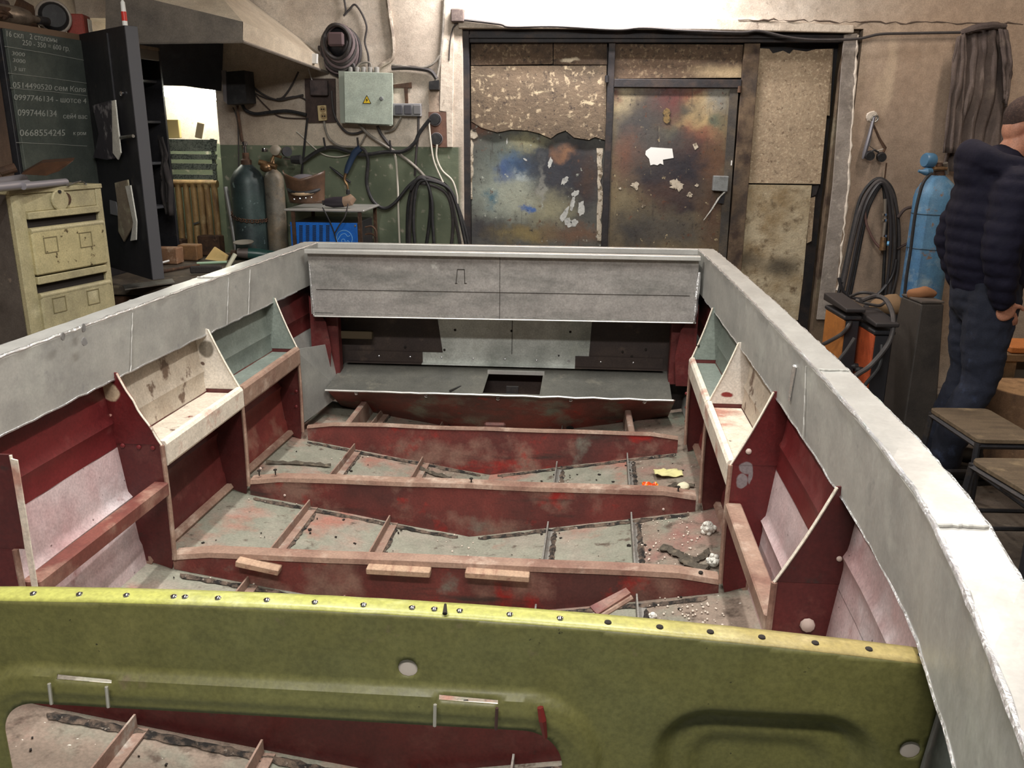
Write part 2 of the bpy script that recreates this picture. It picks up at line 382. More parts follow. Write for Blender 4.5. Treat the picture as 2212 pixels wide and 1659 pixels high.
strip('fibreboard_panel', [(1626, 104)] + [(1660, 106), (1668, 116), (1690, 110), (1704, 117), (1712, 108), (1740, 112), (1760, 107), (1796, 106)] + [(1784, 250), (1770, 397), (1600, 395), (1612, 250)], M_bC, .01, .02)
strip('fibreboard_panel', [(1599, 398), (1752, 400), (1740, 520), (1733, 600), (1722, 690), (1700, 690), (1640, 640), (1586, 570), (1592, 480)], M_bD, .01, .02)
strip('board_sliver', [(1799, 105), (1791, 250), (1773, 248), (1782, 150)], M_bC, .01, .012)
strip('board_sliver', [(1754, 402), (1768, 400), (1762, 420), (1752, 424)], M_gsteel, .01, .012)
strip('board_sliver', [(1748, 428), (1760, 425), (1752, 520), (1742, 525)], M_bC, .01, .012)
# paint-spattered steel sheet, lower left
def gb(x, y, rx, rz, col, soft=.5, st=.95):
    soft = min(1.0, soft+.15); lum = sum(col[:3])/3; col = tuple(.86*(v*.8+lum*.2) for v in col[:3])+(1,)
    p = g(x, y); k = 1/340.0; return ((p.x, GY, p.z), (rx*k, .5, rz*k), col, soft, st, 'under')
navy = C(34, 36, 48); pale = C(150, 156, 142)
M_sheet = mat('paint_spattered_steel', C(84, 84, 78), .6, .1, [(C(44, 40, 40), 30, .60, .72), (C(92, 64, 48), 15, .62, .70), (C(170, 176, 166), 22, .66, .72), (C(56, 52, 50), (26, 26, 3), .62, .74)], warp=.10, bump=(40, .15), blobs=[
    gb(1110, 350, 60, 40, C(96, 112, 104), .8), gb(1075, 420, 55, 50, C(150, 162, 148), .7), gb(1120, 360, 40, 26, C(46, 92, 140), .7), gb(1085, 375, 16, 20, C(40, 80, 140), .7), gb(1125, 380, 14, 10, C(190, 210, 220), .6),
    gb(1210, 350, 75, 55, navy, .7), gb(1255, 400, 40, 60, navy, .7), gb(1190, 400, 36, 40, C(52, 54, 64), .8), gb(1270, 380, 25, 40, C(70, 50, 40), .7), gb(1120, 425, 46, 40, C(166, 172, 152), .7), gb(1190, 450, 45, 30, C(150, 146, 112), .8),
    gb(1062, 430, 12, 16, C(60, 110, 130), .7), gb(1138, 447, 10, 8, C(40, 96, 170), .5), gb(1060, 500, 60, 20, C(58, 56, 62), .8), gb(1140, 505, 60, 16, C(140, 122, 66), .8), gb(1250, 505, 70, 20, C(112, 80, 56), .8),
    gb(1172, 400, 5, 36, C(150, 150, 140), .8, .7), gb(1140, 305, 34, 16, C(150, 146, 104), .9), gb(1040, 275, 30, 14, C(150, 96, 66), .8), gb(1215, 330, 18, 14, C(140, 96, 60), .9)])
xzpart('steel_sheet', [gp(1018, 262), gp(1308, 280), (gp(1304, 420)[0], gp(1304, 420)[1]), (gp(1304, 420)[0], .05), (gp(1018, 262)[0], .05)], M_sheet, GY, GY-.008, gate)
M_splash = mat('white_paint_splash', C(176, 178, 174), .7, layers=[(C(130, 132, 130), 40, .5, .7)])
k_ = 0
for (x, y, a, b, r) in [(1188, 352, 5, 13, .2), (1220, 390, 6, 12, .8), (1243, 418, 10, 6, -.6), (1237, 440, 5, 16, .2), (1255, 450, 8, 18, .1), (1220, 462, 6, 20, .5), (1228, 480, 8, 12, -.2), (1240, 482, 8, 11, .3), (1095, 305, 1.5, 8, 0), (1135, 345, 5, 2, .5)]:
    pts = [(x+q*(a*cos(t)*cos(r)-b*sin(t)*sin(r)), y+q*(a*cos(t)*sin(r)+b*sin(t)*cos(r))) for t, q in [(i*pi/9, random.uniform(.7, 1.15)) for i in range(18)]]
    strip('paint_splash', pts, M_splash, .008, .001)
M_torn = mat('torn_white_paper', C(186, 176, 158), .95, layers=[(C(110, 98, 80), 45, .5, .62)])
def jagstrip(x, y0, y1, wpx, n=14):
    a = [(x+random.uniform(-1, 1)*1.5, y0+(y1-y0)*i/n) for i in range(n+1)]
    b = [(x+wpx*random.uniform(.5, 1.25), y0+(y1-y0)*i/n) for i in range(n+1)]
    return a+b[::-1]
strip('torn_paper_edge', jagstrip(1290, 320, 520, 11)[::-1], M_torn, .009, .003)
strip('torn_paper_edge', jagstrip(1016, 280, 430, 6)[::-1], M_torn, .009, .003)
strip('torn_paper_edge', [(1016, 283), (1030, 286), (1033, 296), (1024, 300), (1016, 297)], M_torn, .012, .003)
# wicket door
leaf = [(1320, 185), (1588, 184), (1579, 360), (1563, 560), (1312, 560), (1316, 360)]
M_leaf = mat('painted_wicket_door', C(118, 104, 78), .5, .1, [(C(46, 40, 38), 34, .60, .72), (C(96, 58, 40), 19, .62, .70), (C(176, 160, 126), 26, .66, .72), (C(52, 46, 44), (22, 22, 2.5), .60, .74), (C(150, 138, 108), (30, 30, 4), .66, .76)], warp=.09, bump=(45, .12), rvar=.12, blobs=[
    gb(1345, 225, 30, 40, C(190, 172, 126), .8), gb(1512, 225, 30, 60, C(196, 166, 104), .9), gb(1550, 210, 30, 26, C(132, 132, 122), .9), gb(1330, 205, 14, 14, C(104, 44, 28), .8), gb(1500, 195, 40, 10, C(124, 66, 40), .9),
    gb(1440, 220, 46, 40, C(108, 46, 44), .5), gb(1390, 255, 50, 50, C(74, 68, 64), .6), gb(1370, 290, 50, 40, C(70, 68, 68), .7), gb(1485, 238, 22, 18, C(84, 78, 66), .7), gb(1545, 262, 18, 14, C(96, 104, 84), .7),
    gb(1505, 300, 36, 26, C(150, 84, 56), .6), gb(1460, 305, 34, 22, C(76, 84, 78), .7), gb(1395, 320, 70, 26, C(84, 80, 76), .8), gb(1350, 340, 28, 36, C(130, 80, 52), .9), gb(1440, 370, 90, 46, C(70, 62, 62), .7), gb(1500, 340, 40, 40, C(90, 58, 50), .8),
    gb(1480, 370, 60, 46, C(42, 40, 50), .7), gb(1400, 385, 26, 26, C(44, 42, 52), .7), gb(1480, 440, 50, 22, C(36, 34, 46), .7), gb(1430, 420, 60, 30, C(78, 54, 48), .9), gb(1345, 440, 26, 22, C(132, 118, 84), .8), gb(1400, 480, 70, 26, C(92, 86, 72), .9), gb(1370, 505, 46, 30, C(60, 58, 58), .9), gb(1460, 500, 60, 34, C(84, 78, 70), .9), gb(1540, 450, 26, 90, C(92, 64, 46), .9), gb(1545, 350, 24, 30, C(110, 74, 46), .9)])
dl = xzpart('door_leaf', [gp(1320, 185), gp(1588, 184), (gp(1584, 300)[0], .06), (gp(1322, 300)[0], .06)], M_leaf, GY-.012, GY-.032, gate)
M_frame2 = mat('wicket_frame', C(74, 70, 66), .6, .3, [(C(104, 92, 76), 7, .45, .7)], bump=(30, .15))
xzpart('door_stile', [gp(1318, 178), gp(1327, 178), (gp(1326, 300)[0], .05), (gp(1316, 300)[0], .05)], M_frame2, GY-.02, GY-.04, gate)
xzpart('door_stile', [gp(1575, 190), gp(1593, 190), (gp(1586, 330)[0], .05), (gp(1568, 330)[0], .05)], M_frame2, GY-.02, GY-.04, gate)
def stick(name, pts, m, d=.033, th=.0015): return ob(name, MB().prism([tuple(P(x, y, Y=GY-d)) for x, y in pts], (0, -th, 0)), m, dl)
stick('paper_notice', [(1395, 326), (1406, 318), (1452, 321), (1455, 341), (1432, 345), (1433, 356), (1426, 353), (1420, 357), (1412, 355), (1405, 357), (1402, 343), (1394, 334)], M_white)
stick('paper_scrap', [(1496, 312), (1504, 308), (1509, 318), (1501, 324)], M_torn)
for k, (x, y, s_) in enumerate([(1372, 401, 12), (1462, 400, 18), (1490, 421, 8), (1340, 408, 4), (1390, 445, 5), (1505, 400, 5)]):
    pts = [(x+s_*random.uniform(.35, 1.15)*cos(t), y+s_*.8*random.uniform(.35, 1.15)*sin(t)) for t in [i*2*pi/20 for i in range(20)]]
    stick('paper_scrap', pts, M_torn)
stick('door_escutcheon', [(1434, 238), (1440, 233), (1446, 236), (1448, 244), (1445, 250), (1449, 256), (1446, 264), (1440, 267), (1434, 263), (1432, 255), (1435, 250), (1431, 244)], mat('yellowed_brass', C(126, 104, 66), .6, .3, layers=[(C(90, 76, 52), 60, .5, .6)]), .033, .004)
M_lock = mat('grey_lock_box', C(134, 138, 138), .45, .3, [(C(100, 100, 98), 12, .5, .75)])
lk = ob('lock_box', MB().prism([tuple(P(x, y, Y=GY-.035)) for x, y in [(1540, 379), (1572, 380), (1569, 413), (1537, 411)]], (0, -.05, 0)), M_lock, dl, bevel=.004)
ob('latch_lever', MB().tube([P(1568, 412, Y=GY-.06), P(1555, 425, Y=GY-.07), P(1536, 455, Y=GY-.08), P(1520, 476, Y=GY-.09)], [.012, .008, .006, .003], 8), M_steel, dl)
ob('latch_bracket', MB().prism([tuple(P(x, y, Y=GY-.04)) for x, y in [(1548, 428), (1566, 416), (1562, 440), (1545, 437)]], (0, -.02, 0)), M_dark, dl)
ob('hinge', MB().cyl(P(1311, 163, Y=GY-.05), P(1311, 178, Y=GY-.05), .012), M_dark, gate)
ob('hinge', MB().cyl(P(1598, 186, Y=GY-.05), P(1597, 200, Y=GY-.05), .012), M_rust, gate)
ob('keyhole_tag', MB().box(P(1580, 352, Y=GY-.045), (.006, .004, .03)), M_white, dl)
# plaster reveal to the right of the gate
rv = [P(1824, 75, Y=WY-.005), P(1852, 72, Y=WY-.005), P(1832, 400, Y=WY-.005), P(1797, 690, Y=WY-.005), P(1765, 690, Y=WY-.005), P(1800, 400, Y=WY-.005)]
M_rev = mat('grey_cement_strip', C(150, 142, 134), .85, layers=[(C(118, 110, 102), 6, .42, .7), (C(178, 170, 158), 20, .58, .72)], bump=(40, .2))
ob('trim_2', MB().prism([tuple(p) for p in rv], (0, .02, 0)), M_rev, kind='structure')
ob('trim_3', MB().prism([tuple(P(x, y, Y=WY-.001)) for x, y in [(957, 0), (982, 0), (978, 318), (966, 318), (964, 242), (950, 240)]][::-1], (0, -.012, 0)), M_lint, kind='structure', bevel=.003)

rp = [w(x+random.uniform(-1.5, 1.5), y, .008) for x, y in [(1853-.0625*(k*12) - (.04*(k*12-325) if k*12 > 325 else 0), 75+k*12) for k in range(47)]]
ob('trim_4', MB().tube(rp, [random.uniform(.003, .010) for _ in rp], 6).jitter(.004, 30), mat('white_plaster_ridge', C(206, 196, 182), .9), kind='structure')
cr = [w(1330+k*11, 33+k*.33+random.uniform(-3, 3)-(0 if k < 45 else (k-45)*.25), .002 if k > 48 else .034) for k in range(24, 81)]
ob('trim_5', MB().tube(cr, [random.uniform(.001, .006) for _ in cr], 5), mat('cracked_plaster', C(104, 90, 80), .95), kind='structure')
# ================================================================== the boat
def interp(tab, y):
    tab = sorted(tab)
    if y <= tab[0][0]: return tab[0][1]
    for (a, fa), (b, fb) in zip(tab, tab[1:]):
        if y <= b: return fa+(fb-fa)*(y-a)/(b-a)
    return tab[-1][1]
HB = [(3.25, .777), (2.8, .795), (2.2, .812), (1.6, .822), (1.2, .821), (1.0, .812), (.9, .801), (.77, .780), (.65, .757), (.53, .732), (.4, .698), (.25, .648), (.1, .590), (-.1, .495), (-.3, .375), (-.5, .235), (-.7, .05)]
def hb(y): return interp(HB, y)
def bcx(y): return -.2555-.032*(3.25-y)
RIM, BLOW = 1.18, 1.035
KZ, CZ = .43, .555
def lift(y): return 0 if y > .9 else (.9-y)**2*.16
def chine(y): return max(.02, hb(y)-.075)
def bp(u, y, z): return Vector((bcx(y)+u, y, z))
def hull_u(y, z):         # inner half width of the side at height z
    t = (z-CZ)/(RIM-CZ); return chine(y)+(hb(y)-.008-chine(y))*t
boat = thing('boat', (bcx(1.5), 1.5, .40), 'stripped aluminium motorboat hull under repair, red inside with a bare metal rim', 'boat')
M_red = mat('red_oxide_paint', C(94, 38, 36), .5, layers=[(C(76, 26, 28), 3.2, .4, .7), (C(116, 66, 60), 12, .56, .75), (C(92, 80, 74), 7, .68, .74)], bump=(35, .1), rvar=.1)
M_redw = mat('worn_red_paint', C(112, 50, 45), .6, layers=[(C(82, 42, 39), 4, .4, .62), (C(132, 98, 86), 6, .50, .64), (C(112, 108, 98), 5, .60, .70), (C(150, 34, 28), 7, .58, .68), (C(54, 40, 36), (3, 3, 18), .56, .70)], bump=(35, .15))
M_reddark = mat('dark_red_paint', C(84, 31, 30), .42, layers=[(C(66, 26, 27), 3, .4, .7), (C(98, 54, 50), 11, .54, .75), (C(60, 40, 38), 24, .64, .72)], bump=(60, .08), rvar=.08)
M_whitep = mat('chipped_white_paint', C(196, 184, 168), .55, layers=[(C(170, 156, 140), 6, .48, .72), (C(104, 84, 72), 18, .60, .65), (C(112, 46, 40), 12, .64, .68)], bump=(40, .15))
M_greyg = mat('grey_green_primer', C(126, 134, 126), .5, .1, [(C(106, 114, 108), 4, .42, .7), (C(142, 148, 140), 20, .6, .75)])
M_plate = mat('primed_bottom_plate', C(142, 140, 126), .6, .05, [(C(124, 124, 110), 3, .42, .68), (C(160, 112, 98), 4.3, .52, .66), (C(152, 142, 130), 9, .48, .72), (C(92, 80, 70), 26, .60, .7)], bump=(40, .12))
M_dirt = mat('dusty_bottom_plate', C(132, 116, 103), .8, layers=[(C(122, 126, 112), 5, .5, .66), (C(140, 96, 88), 4, .58, .74), (C(84, 70, 60), 24, .54, .68), (C(214, 206, 194), 70, .68, .71)], bump=(60, .3))
M_pink = mat('pink_overspray', C(158, 92, 84), .55, layers=[(C(120, 50, 46), 5, .46, .7), (C(188, 150, 140), 8, .55, .75)], bump=(35, .1))
M_rail = mat('pale_worn_rail', C(150, 122, 106), .55, layers=[(C(124, 90, 78), 7, .46, .66), (C(180, 158, 142), 14, .54, .7)], bump=(40, .15))
M_railw = mat('white_worn_rail', C(224, 214, 198), .45, layers=[(C(196, 150, 134), 9, .56, .7), (C(120, 60, 50), 22, .66, .72)], bump=(40, .15))
M_olive = mat('olive_paint', C(108, 106, 60), .5, layers=[(C(104, 106, 68), 3, .42, .7), (C(122, 118, 70), 7, .55, .75), (C(122, 106, 84), 14, .66, .76), (C(48, 46, 30), 60, .71, .74)], bump=(50, .06), rvar=.08)
M_olive_lit = mat('olive_flange_lit', C(158, 158, 82), .38, layers=[(C(176, 176, 120), 12, .55, .72), (C(150, 96, 66), 6, .62, .7)], blobs=[((.36, .9, 1.02), (.24, .2, .1), C(146, 116, 88), .8, .6)], bump=(40, .1))  # olive lightened for the light falling on the flange top
M_hullout = mat('grey_hull_paint', C(110, 116, 112), .5, .2, [(C(80, 84, 82), 4, .4, .7)])
M_groove = mat('black_grime', C(38, 32, 28), .95)

Ys = [3.25, 3.03, 2.79, 2.55, 2.31, 2.08, 1.85, 1.58, 1.32, 1.1, .9, .77, .65, .53, .4, .25, .1, -.1, -.3, -.5, -.7]
# outer skin
def skin(u, v):
    y = 3.25-(3.95)*u
    prof = [(-1, RIM), (-1, CZ), (0, KZ), (1, CZ), (1, RIM)]
    t = v*4; i = min(3, int(t)); f = t-i
    def pt(k):
        if k in (0, 4): return ((-1 if k == 0 else 1)*(hb(y)-.004), RIM-.004)
        if k in (1, 3): return ((-1 if k == 1 else 1)*(chine(y)+.012), CZ-.01+lift(y))
        return (0, KZ-.012+lift(y)*1.1)
    a, b = pt(i), pt(i+1)
    return bp(a[0]+(b[0]-a[0])*f, y, a[1]+(b[1]-a[1])*f)
ob('hull_skin', MB().grid(skin, 48, 16), M_hullout, boat, smooth=True)
# gunwales: top face, inner band and outer lip of bent sheet
def gunwale(s):
    ys = []
    for a, b in zip(Ys, Ys[1:]): ys += [a, a+(b-a)/2]
    ys.append(Ys[-1])
    m = MB(); rings = []
    for i, y in enumerate(ys):
        h = hb(y); e = .0022*noise.noise(Vector((y*5, s*3, 0)))
        wdt = min(.062, h*.5)
        prof = [(h+.004, 1.06), (h+.004, RIM-.003), (h, RIM), (h-wdt+.003, RIM+e), (h-wdt, RIM-.003), (h-wdt+.002+e, BLOW), (h-wdt+.006, BLOW-.002), (h-wdt+.007, RIM-.010), (h-.006, RIM-.010), (h-.006, 1.06)]
        rings.append([m.bm.verts.new(bp(s*a, y, z)) for a, z in prof])
    n = len(rings[0])
    for a, b in zip(rings, rings[1:]):
        for k in range(n): m.bm.faces.new((a[k], a[(k+1) % n], b[(k+1) % n], b[k]))
    m.bm.faces.new(rings[0]); m.bm.faces.new(rings[-1][::-1])
    o = ob('gunwale', m, M_alu, boat)
    top = MB().grid(lambda u, v: bp(s*(hb(3.245-u*3.7)-.002-v*min(.057, hb(3.245-u*3.7)*.45)), 3.245-u*3.7, RIM+.0018+.0012*noise.noise(Vector((u*40, v*3, s)))), 90, 3)
    ob('gunwale_cap', top, M_alu_hi, o)
    for off, zz, r in ((.060, RIM+.001, .0036), (.000, RIM-.002, .0032)):
        pts = [bp(s*(hb(y)-min(off, hb(y)*.5)), y, zz+.0012*random.uniform(-1, 1)) for y in [3.22-.022*k for k in range(165)]]
        ob('weld_bead', MB().tube(pts, [r*random.uniform(.75, 1.25) for _ in pts], 6), M_weld, o, smooth=True)
    pts = [bp(s*(hb(y)-.0595), y, BLOW-.001+.002*random.uniform(-1, 1)) for y in [3.0-.03*k for k in range(112)]]
    ob('cut_edge', MB().tube(pts, .0025, 5), M_weld, o)
    for y in ((2.47, 2.62, 1.95) if s < 0 else (1.62,)):
        pts = [bp(s*(hb(y)-.064), y-.004*k+random.uniform(-.002, .002), RIM-.008-.0135*k) for k in range(11)]
        ob('weld_seam', MB().tube(pts, .0016, 5), M_alu_hi, o)
    return o
gunL, gunR = gunwale(-1), gunwale(1)
for s_, y_, o_ in ((1, .90, None), (1, 1.55, None), (-1, 2.4, None)):
    pts = [bp(s_*(hb(y_)-.004-.0055*k), y_+random.uniform(-.0015, .0015), RIM+.0035) for k in range(11)]
    ob('weld_seam', MB().tube(pts, .0022, 5), M_alu, gunR if s_ > 0 else gunL)
for (x, y) in ((135, 727), (180, 708), (182, 738), (560, 610)):
    ob('dark_smudge', MB().lathe([(.010, 0), (.009, .0008)], P(x, y, X=bcx(2.1)-hb(2.1)+.066), (1, 0, 0), 9).jitter(.003, 60), mat('smudge', C(110, 108, 106), .6), gunL)
ob('weld_spatter', MB().tube([bp(hb(1.72)-.0635, 1.70, RIM-.03), bp(hb(1.72)-.0635, 1.72, RIM-.11)], [.006, .003], 6), M_weld, gunR)

# bottom plates, bay by bay between keel and stringers
SU = [-.72, -.475, -.235, 0, .235, .475, .72]
FR = {'T': 3.24, 'F0': 3.215, 'A': 2.79, 'B': 2.31, 'C': 1.85, 'D': 1.32, 'K': .915}
def bz(u, y): return KZ+(CZ-KZ)*abs(u)/.747+lift(y)
bays = [('F0', 'A'), ('A', 'B'), ('B', 'C'), ('C', 'D'), ('D', 'K')]
for bi, (a, b) in enumerate(bays):
    y0, y1 = FR[a], FR[b]
    for i in range(6):
        u0, u1 = SU[i], SU[i+1]
        dusty = (i == 5) or (bi == 0 and i in (4,)) or (bi == 1 and i in (2, 5)) or (bi == 4 and i in (0, 1))
        pm = M_dirt if dusty else M_plate
        def f(u, v, y0=y0, y1=y1, u0=u0, u1=u1):
            y = y0+(y1-y0)*v; q = u0+(u1-u0)*u
            if abs(q) > .7: q = math.copysign(chine(y)+.004, q)
            return bp(q, y, bz(q, y)+.004+.003*noise.noise(Vector((q*7, y*7, 1.7))))
        ob('bottom_plate', MB().grid(f, 8, 14), pm, boat, smooth=True)
# grime swept along frames and stringers (thin raised ribbons of dried silt)
M_silt = mat('dried_silt', C(104, 88, 76), .95, layers=[(C(34, 30, 28), 40, .40, .58), (C(150, 138, 126), 90, .62, .7)], bump=(120, .5))
def ribbon(name, pts, wd_, th, m, parent, **k):
    q = crom(pts, 8); n = len(q); mbx = MB(); prev = None
    for i, p in enumerate(q):
        t = (q[min(i+1, n-1)]-q[max(i-1, 0)]).normalized(); sd = t.cross(Vector((0, 0, 1))).normalized()
        ww = wd_*(.55+.7*random.random())*(1 if 0 < i < n-1 else .3)
        r = [mbx.bm.verts.new(p-sd*ww*.5), mbx.bm.verts.new(p+Vector((0, 0, th*random.uniform(.5, 1.4)))+sd*ww*random.uniform(-.15, .15)), mbx.bm.verts.new(p+sd*ww*.5)]
        if prev:
            mbx.bm.faces.new((prev[0], prev[1], r[1], r[0])); mbx.bm.faces.new((prev[1], prev[2], r[2], r[1]))
        prev = r
    return ob(name, mbx, m, parent, **k)
for fy in (FR['F0'], FR['A'], FR['B'], FR['C'], FR['D']):
    for s in (-1, 1):
        pts = [bp(s*q, fy-.020-.006*random.random(), bz(q, fy)+.006) for q in (.03, .15, .28, .4, .52, .64)]
        ribbon('silt_line', pts, .020, .006, M_silt, boat, kind='stuff')
for (a, b) in bays[:4]:
    for u in (-.475, -.235, .235, .475):
        du = .022
        pts = [bp(u+du, FR[a]+(FR[b]-FR[a])*t, bz(u+du, FR[a])+.005) for t in (.08, .3, .5, .7, .92)]
        ribbon('silt_line', pts, .018, .005, M_silt, boat, kind='stuff')
# transverse floor frames
def floor_frame(y, top, m, mtop, inset=.06, fl=.035, bow=.0):
    ch = chine(y)-inset
    n = 14; tops = []
    for i in range(n+1):
        q = -ch+2*ch*i/n; zz = top+.004*noise.noise(Vector((q*4, y*9, 3)))-bow*(q/ch)**2
        if abs(q) > ch-.06: zz -= .012
        tops.append((q, zz))
    web = [(bcx(y)+q, z) for q, z in tops] + [(bcx(y)+ch, bz(ch, y)+.004), (bcx(y), bz(0, y)+.004), (bcx(y)-ch, bz(ch, y)+.004)]
    o = ob('floor_frame', MB().xz(web, y, y+.004), m, boat)
    mm = MB(); prev = None
    for q, z in tops:
        r = [mm.bm.verts.new(bp(q, y-.003, z-(.004 if fl < .015 else .009))), mm.bm.verts.new(bp(q, y-.001, z+.003)), mm.bm.verts.new(bp(q, y+fl, z+.004)), mm.bm.verts.new(bp(q, y+fl, z-.001))]
        if prev:
            for k in range(3): mm.bm.faces.new((prev[k], prev[k+1], r[k+1], r[k]))
        prev = r
    ob('frame_flange', mm, mtop, o, solid=.002)
    return o
fA = floor_frame(FR['A'], .605, M_redw, M_rail, fl=.012, inset=.075)
fB = floor_frame(FR['B'], .600, M_redw, M_rail, inset=.075)
fC = floor_frame(FR['C'], .592, M_redw, M_rail, inset=.075)
fD = floor_frame(FR['D'], .585, M_reddark, M_railw, fl=.02, inset=.075)
# stringers
def stringer(u, a, b, m, h=.030, d0=.012, d1=.012):
    y0, y1 = FR[a]-d0, FR[b]+d1
    mbx = MB(); sgn = 1 if u > 0 else -1
    for ya, yb in ((y0, y1),):
        p0, p1 = bp(u, ya, bz(u, ya)+.004), bp(u, yb, bz(u, yb)+.004)
        for (du, dz, ww, hh) in ((0, h/2, .004, h), (.012, .002, .024, .004)):
            c = (p0+p1)/2+Vector((du, 0, dz)); L = (p1-p0).length
            mbx.box(c, (ww, L, hh), rot=(0, 0, atan2(-(p1-p0).x, (p1-p0).y)))
    return ob('stringer', mbx, m, boat)
M_str = mat('dusty_stringer', C(146, 120, 106), .7, layers=[(C(112, 70, 62), 9, .5, .7), (C(168, 160, 150), 20, .56, .7)])
M_strg = mat('grey_stringer', C(140, 136, 130), .6, .2, [(C(110, 96, 88), 14, .5, .7)])
for (a, b) in bays:
    for u in (-.475, -.235, .235, .475):
        stringer(u, a, b, M_strg if u > 0 else M_str, h=.034 if b == 'K' else .028)
for u in (-.49, .475):       # taller brackets next to the motor well
    y0, y1 = FR['F0']-.01, FR['A']+.012
    ob('stringer_bracket', MB().box(bp(u-.03 if u < 0 else u+.01, (y0+y1)/2, bz(u, y0)+.045), (.022, y0-y1, .085), bev=.004), M_str, boat)
ob('keel_block', MB().box(bp(.01, FR['A']+.06, .575), (.075, .02, .07), bev=.006), mat('rusty_red_steel', C(96, 58, 52), .7, .2, [(C(66, 44, 40), 20, .45, .7)]), boat)
# side frames
def side_frame(s, y, mup, mlow, iu=.665, lz=.875, tu=None, ragged=0, full=False):
    tu = tu or hb(y)-.068
    o_ = [(hull_u(y, z)-.002, z) for z in (BLOW+.02, .95, lz)]
    inner = []
    if full: inner = [(iu-.02, 1.055), (iu-.022, .98), (iu-.02, lz)]
    else:
        for k in range(9):
            t = k/8; x = tu+(iu-tu)*t; z = (BLOW+.015)+(lz-BLOW-.015)*t
            x += .003*sin(pi*t) + ragged*.006*noise.noise(Vector((k*1.7, y, s)))
            inner.append((x, z))
    up = inner + o_[::-1]
    up = [(bcx(y)+s*a, z) for a, z in up]
    lo = [(iu, lz), (iu-.002, .72), (iu, .60), (iu+.012, bz(iu, y)+.006), (chine(y)-.004, CZ+.012), (hull_u(y, .7)-.002, .70), (hull_u(y, lz)-.002, lz)]
    lo = [(bcx(y)+s*a, z) for a, z in lo]
    o = ob('side_frame', MB().xz(lo, y, y+.003), mlow, boat)
    ob('frame_gusset', MB().xz(up, y-.001, y+.003), mup, o)
    fl = [bp(s*iu, y-.004, .575), bp(s*(iu-.002), y-.004, .72), bp(s*iu, y-.004, lz)]
    ob('frame_edge', MB().tube(fl, .0055, 6, smooth=4), M_rail, o)
    ed = [bp(s*a, y-.003, z) for a, z in inner]
    ob('cut_edge', MB().tube(ed, .0028, 5, smooth=2), M_railw, o)
    return o
def chipblob(px, py, y, r, col, soft=.18): p = P(px, py, Y=y); return (tuple(p), (r[0], .1, r[1]), col, soft)
M_guL = {'A': M_greyg, 'B': mat('white_gusset_chipped', C(208, 200, 188), .55, layers=[(C(186, 176, 162), 7, .5, .75)], warp=.012, blobs=[chipblob(448, 755, 2.31, (.022, .024), C(112, 104, 92)), chipblob(440, 785, 2.31, (.006, .005), C(100, 80, 70)), chipblob(470, 740, 2.31, (.012, .008), C(150, 120, 100)), chipblob(523, 822, 2.31, (.014, .010), C(110, 80, 64))], bump=(40, .12)),
         'C': mat('red_gusset_chipped', C(94, 30, 31), .42, layers=[(C(76, 25, 28), 4, .4, .7)], warp=.014, blobs=[chipblob(240, 845, 1.85, (.022, .024), C(186, 166, 140), .12), chipblob(238, 895, 1.85, (.005, .003), C(200, 150, 140))], bump=(70, .1), rvar=.08), 'D': M_reddark}
M_guR = {'A': M_greyg, 'B': mat('white_gusset_right', C(204, 196, 186), .55, layers=[(C(180, 170, 158), 7, .5, .75), (C(130, 50, 42), 15, .7, .73)], warp=.012, blobs=[chipblob(1570, 853, 2.31, (.016, .008), C(120, 36, 34), .2)], bump=(40, .12)),
         'C': mat('red_gusset_right', C(96, 30, 31), .45, layers=[(C(78, 25, 27), 4, .4, .7)], warp=.016, blobs=[chipblob(1612, 1010, 1.85, (.013, .016), C(128, 120, 122), .12), chipblob(1603, 1038, 1.85, (.012, .016), C(128, 120, 122), .12), chipblob(1620, 1025, 1.85, (.005, .02), C(128, 120, 122), .12)], bump=(60, .08), rvar=.08), 'D': M_reddark}
sfr = {}
for k in 'ABCD':
    y = FR[k]; lowm = {'A': M_reddark, 'B': M_reddark, 'C': M_reddark, 'D': M_red}[k]
    sfr['L'+k] = side_frame(-1, y, M_guL[k], lowm, ragged=1 if k == 'C' else 0, full=(k == 'D'), iu=.66)
    sfr['R'+k] = side_frame(1, y, M_guR[k], M_guR['C'] if k == 'C' else lowm, iu=.67, lz=.875)
ob('pale_flange', MB().prism([bp(-.640, FR['D']-.006, 1.05), bp(-.626, FR['D']-.008, 1.048), bp(-.628, FR['D']-.008, .80), bp(-.640, FR['D']-.006, .80)], (0, .003, 0)), M_railw, sfr['LD'])
# side panels and ledges between the frames
M_litside = mat('lit_side_tone', C(194, 174, 174), .34, layers=[(C(176, 140, 140), 3, .46, .68), (C(208, 196, 198), 7, .52, .72), (C(132, 74, 72), 9, .62, .74), (C(70, 44, 44), 60, .68, .72)], bump=(40, .06), rvar=.06)  # pale tone stands in for lamplight on the red hull sides
M_upred = mat('glossy_red_side', C(104, 36, 37), .36, layers=[(C(82, 28, 31), 3, .45, .7), (C(128, 70, 68), 7, .56, .74)], bump=(40, .06))
up_m = {'A': M_reddark, 'B': M_greyg, 'C': mat('white_side_chipped', C(184, 172, 156), .55, layers=[(C(156, 140, 122), 5, .46, .7), (C(104, 84, 70), 15, .57, .63)], bump=(40, .12)), 'D': M_upred, 'K': M_litside}
lo_m = {'A': M_alu, 'B': mat('rubbed_red_side', C(122, 56, 50), .5, layers=[(C(104, 36, 36), 4, .4, .66), (C(146, 104, 90), 7, .54, .7)], bump=(40, .08)), 'C': M_red, 'D': M_litside, 'K': M_litside}
seq = [('T', 'A'), ('A', 'B'), ('B', 'C'), ('C', 'D'), ('D', 'K')]
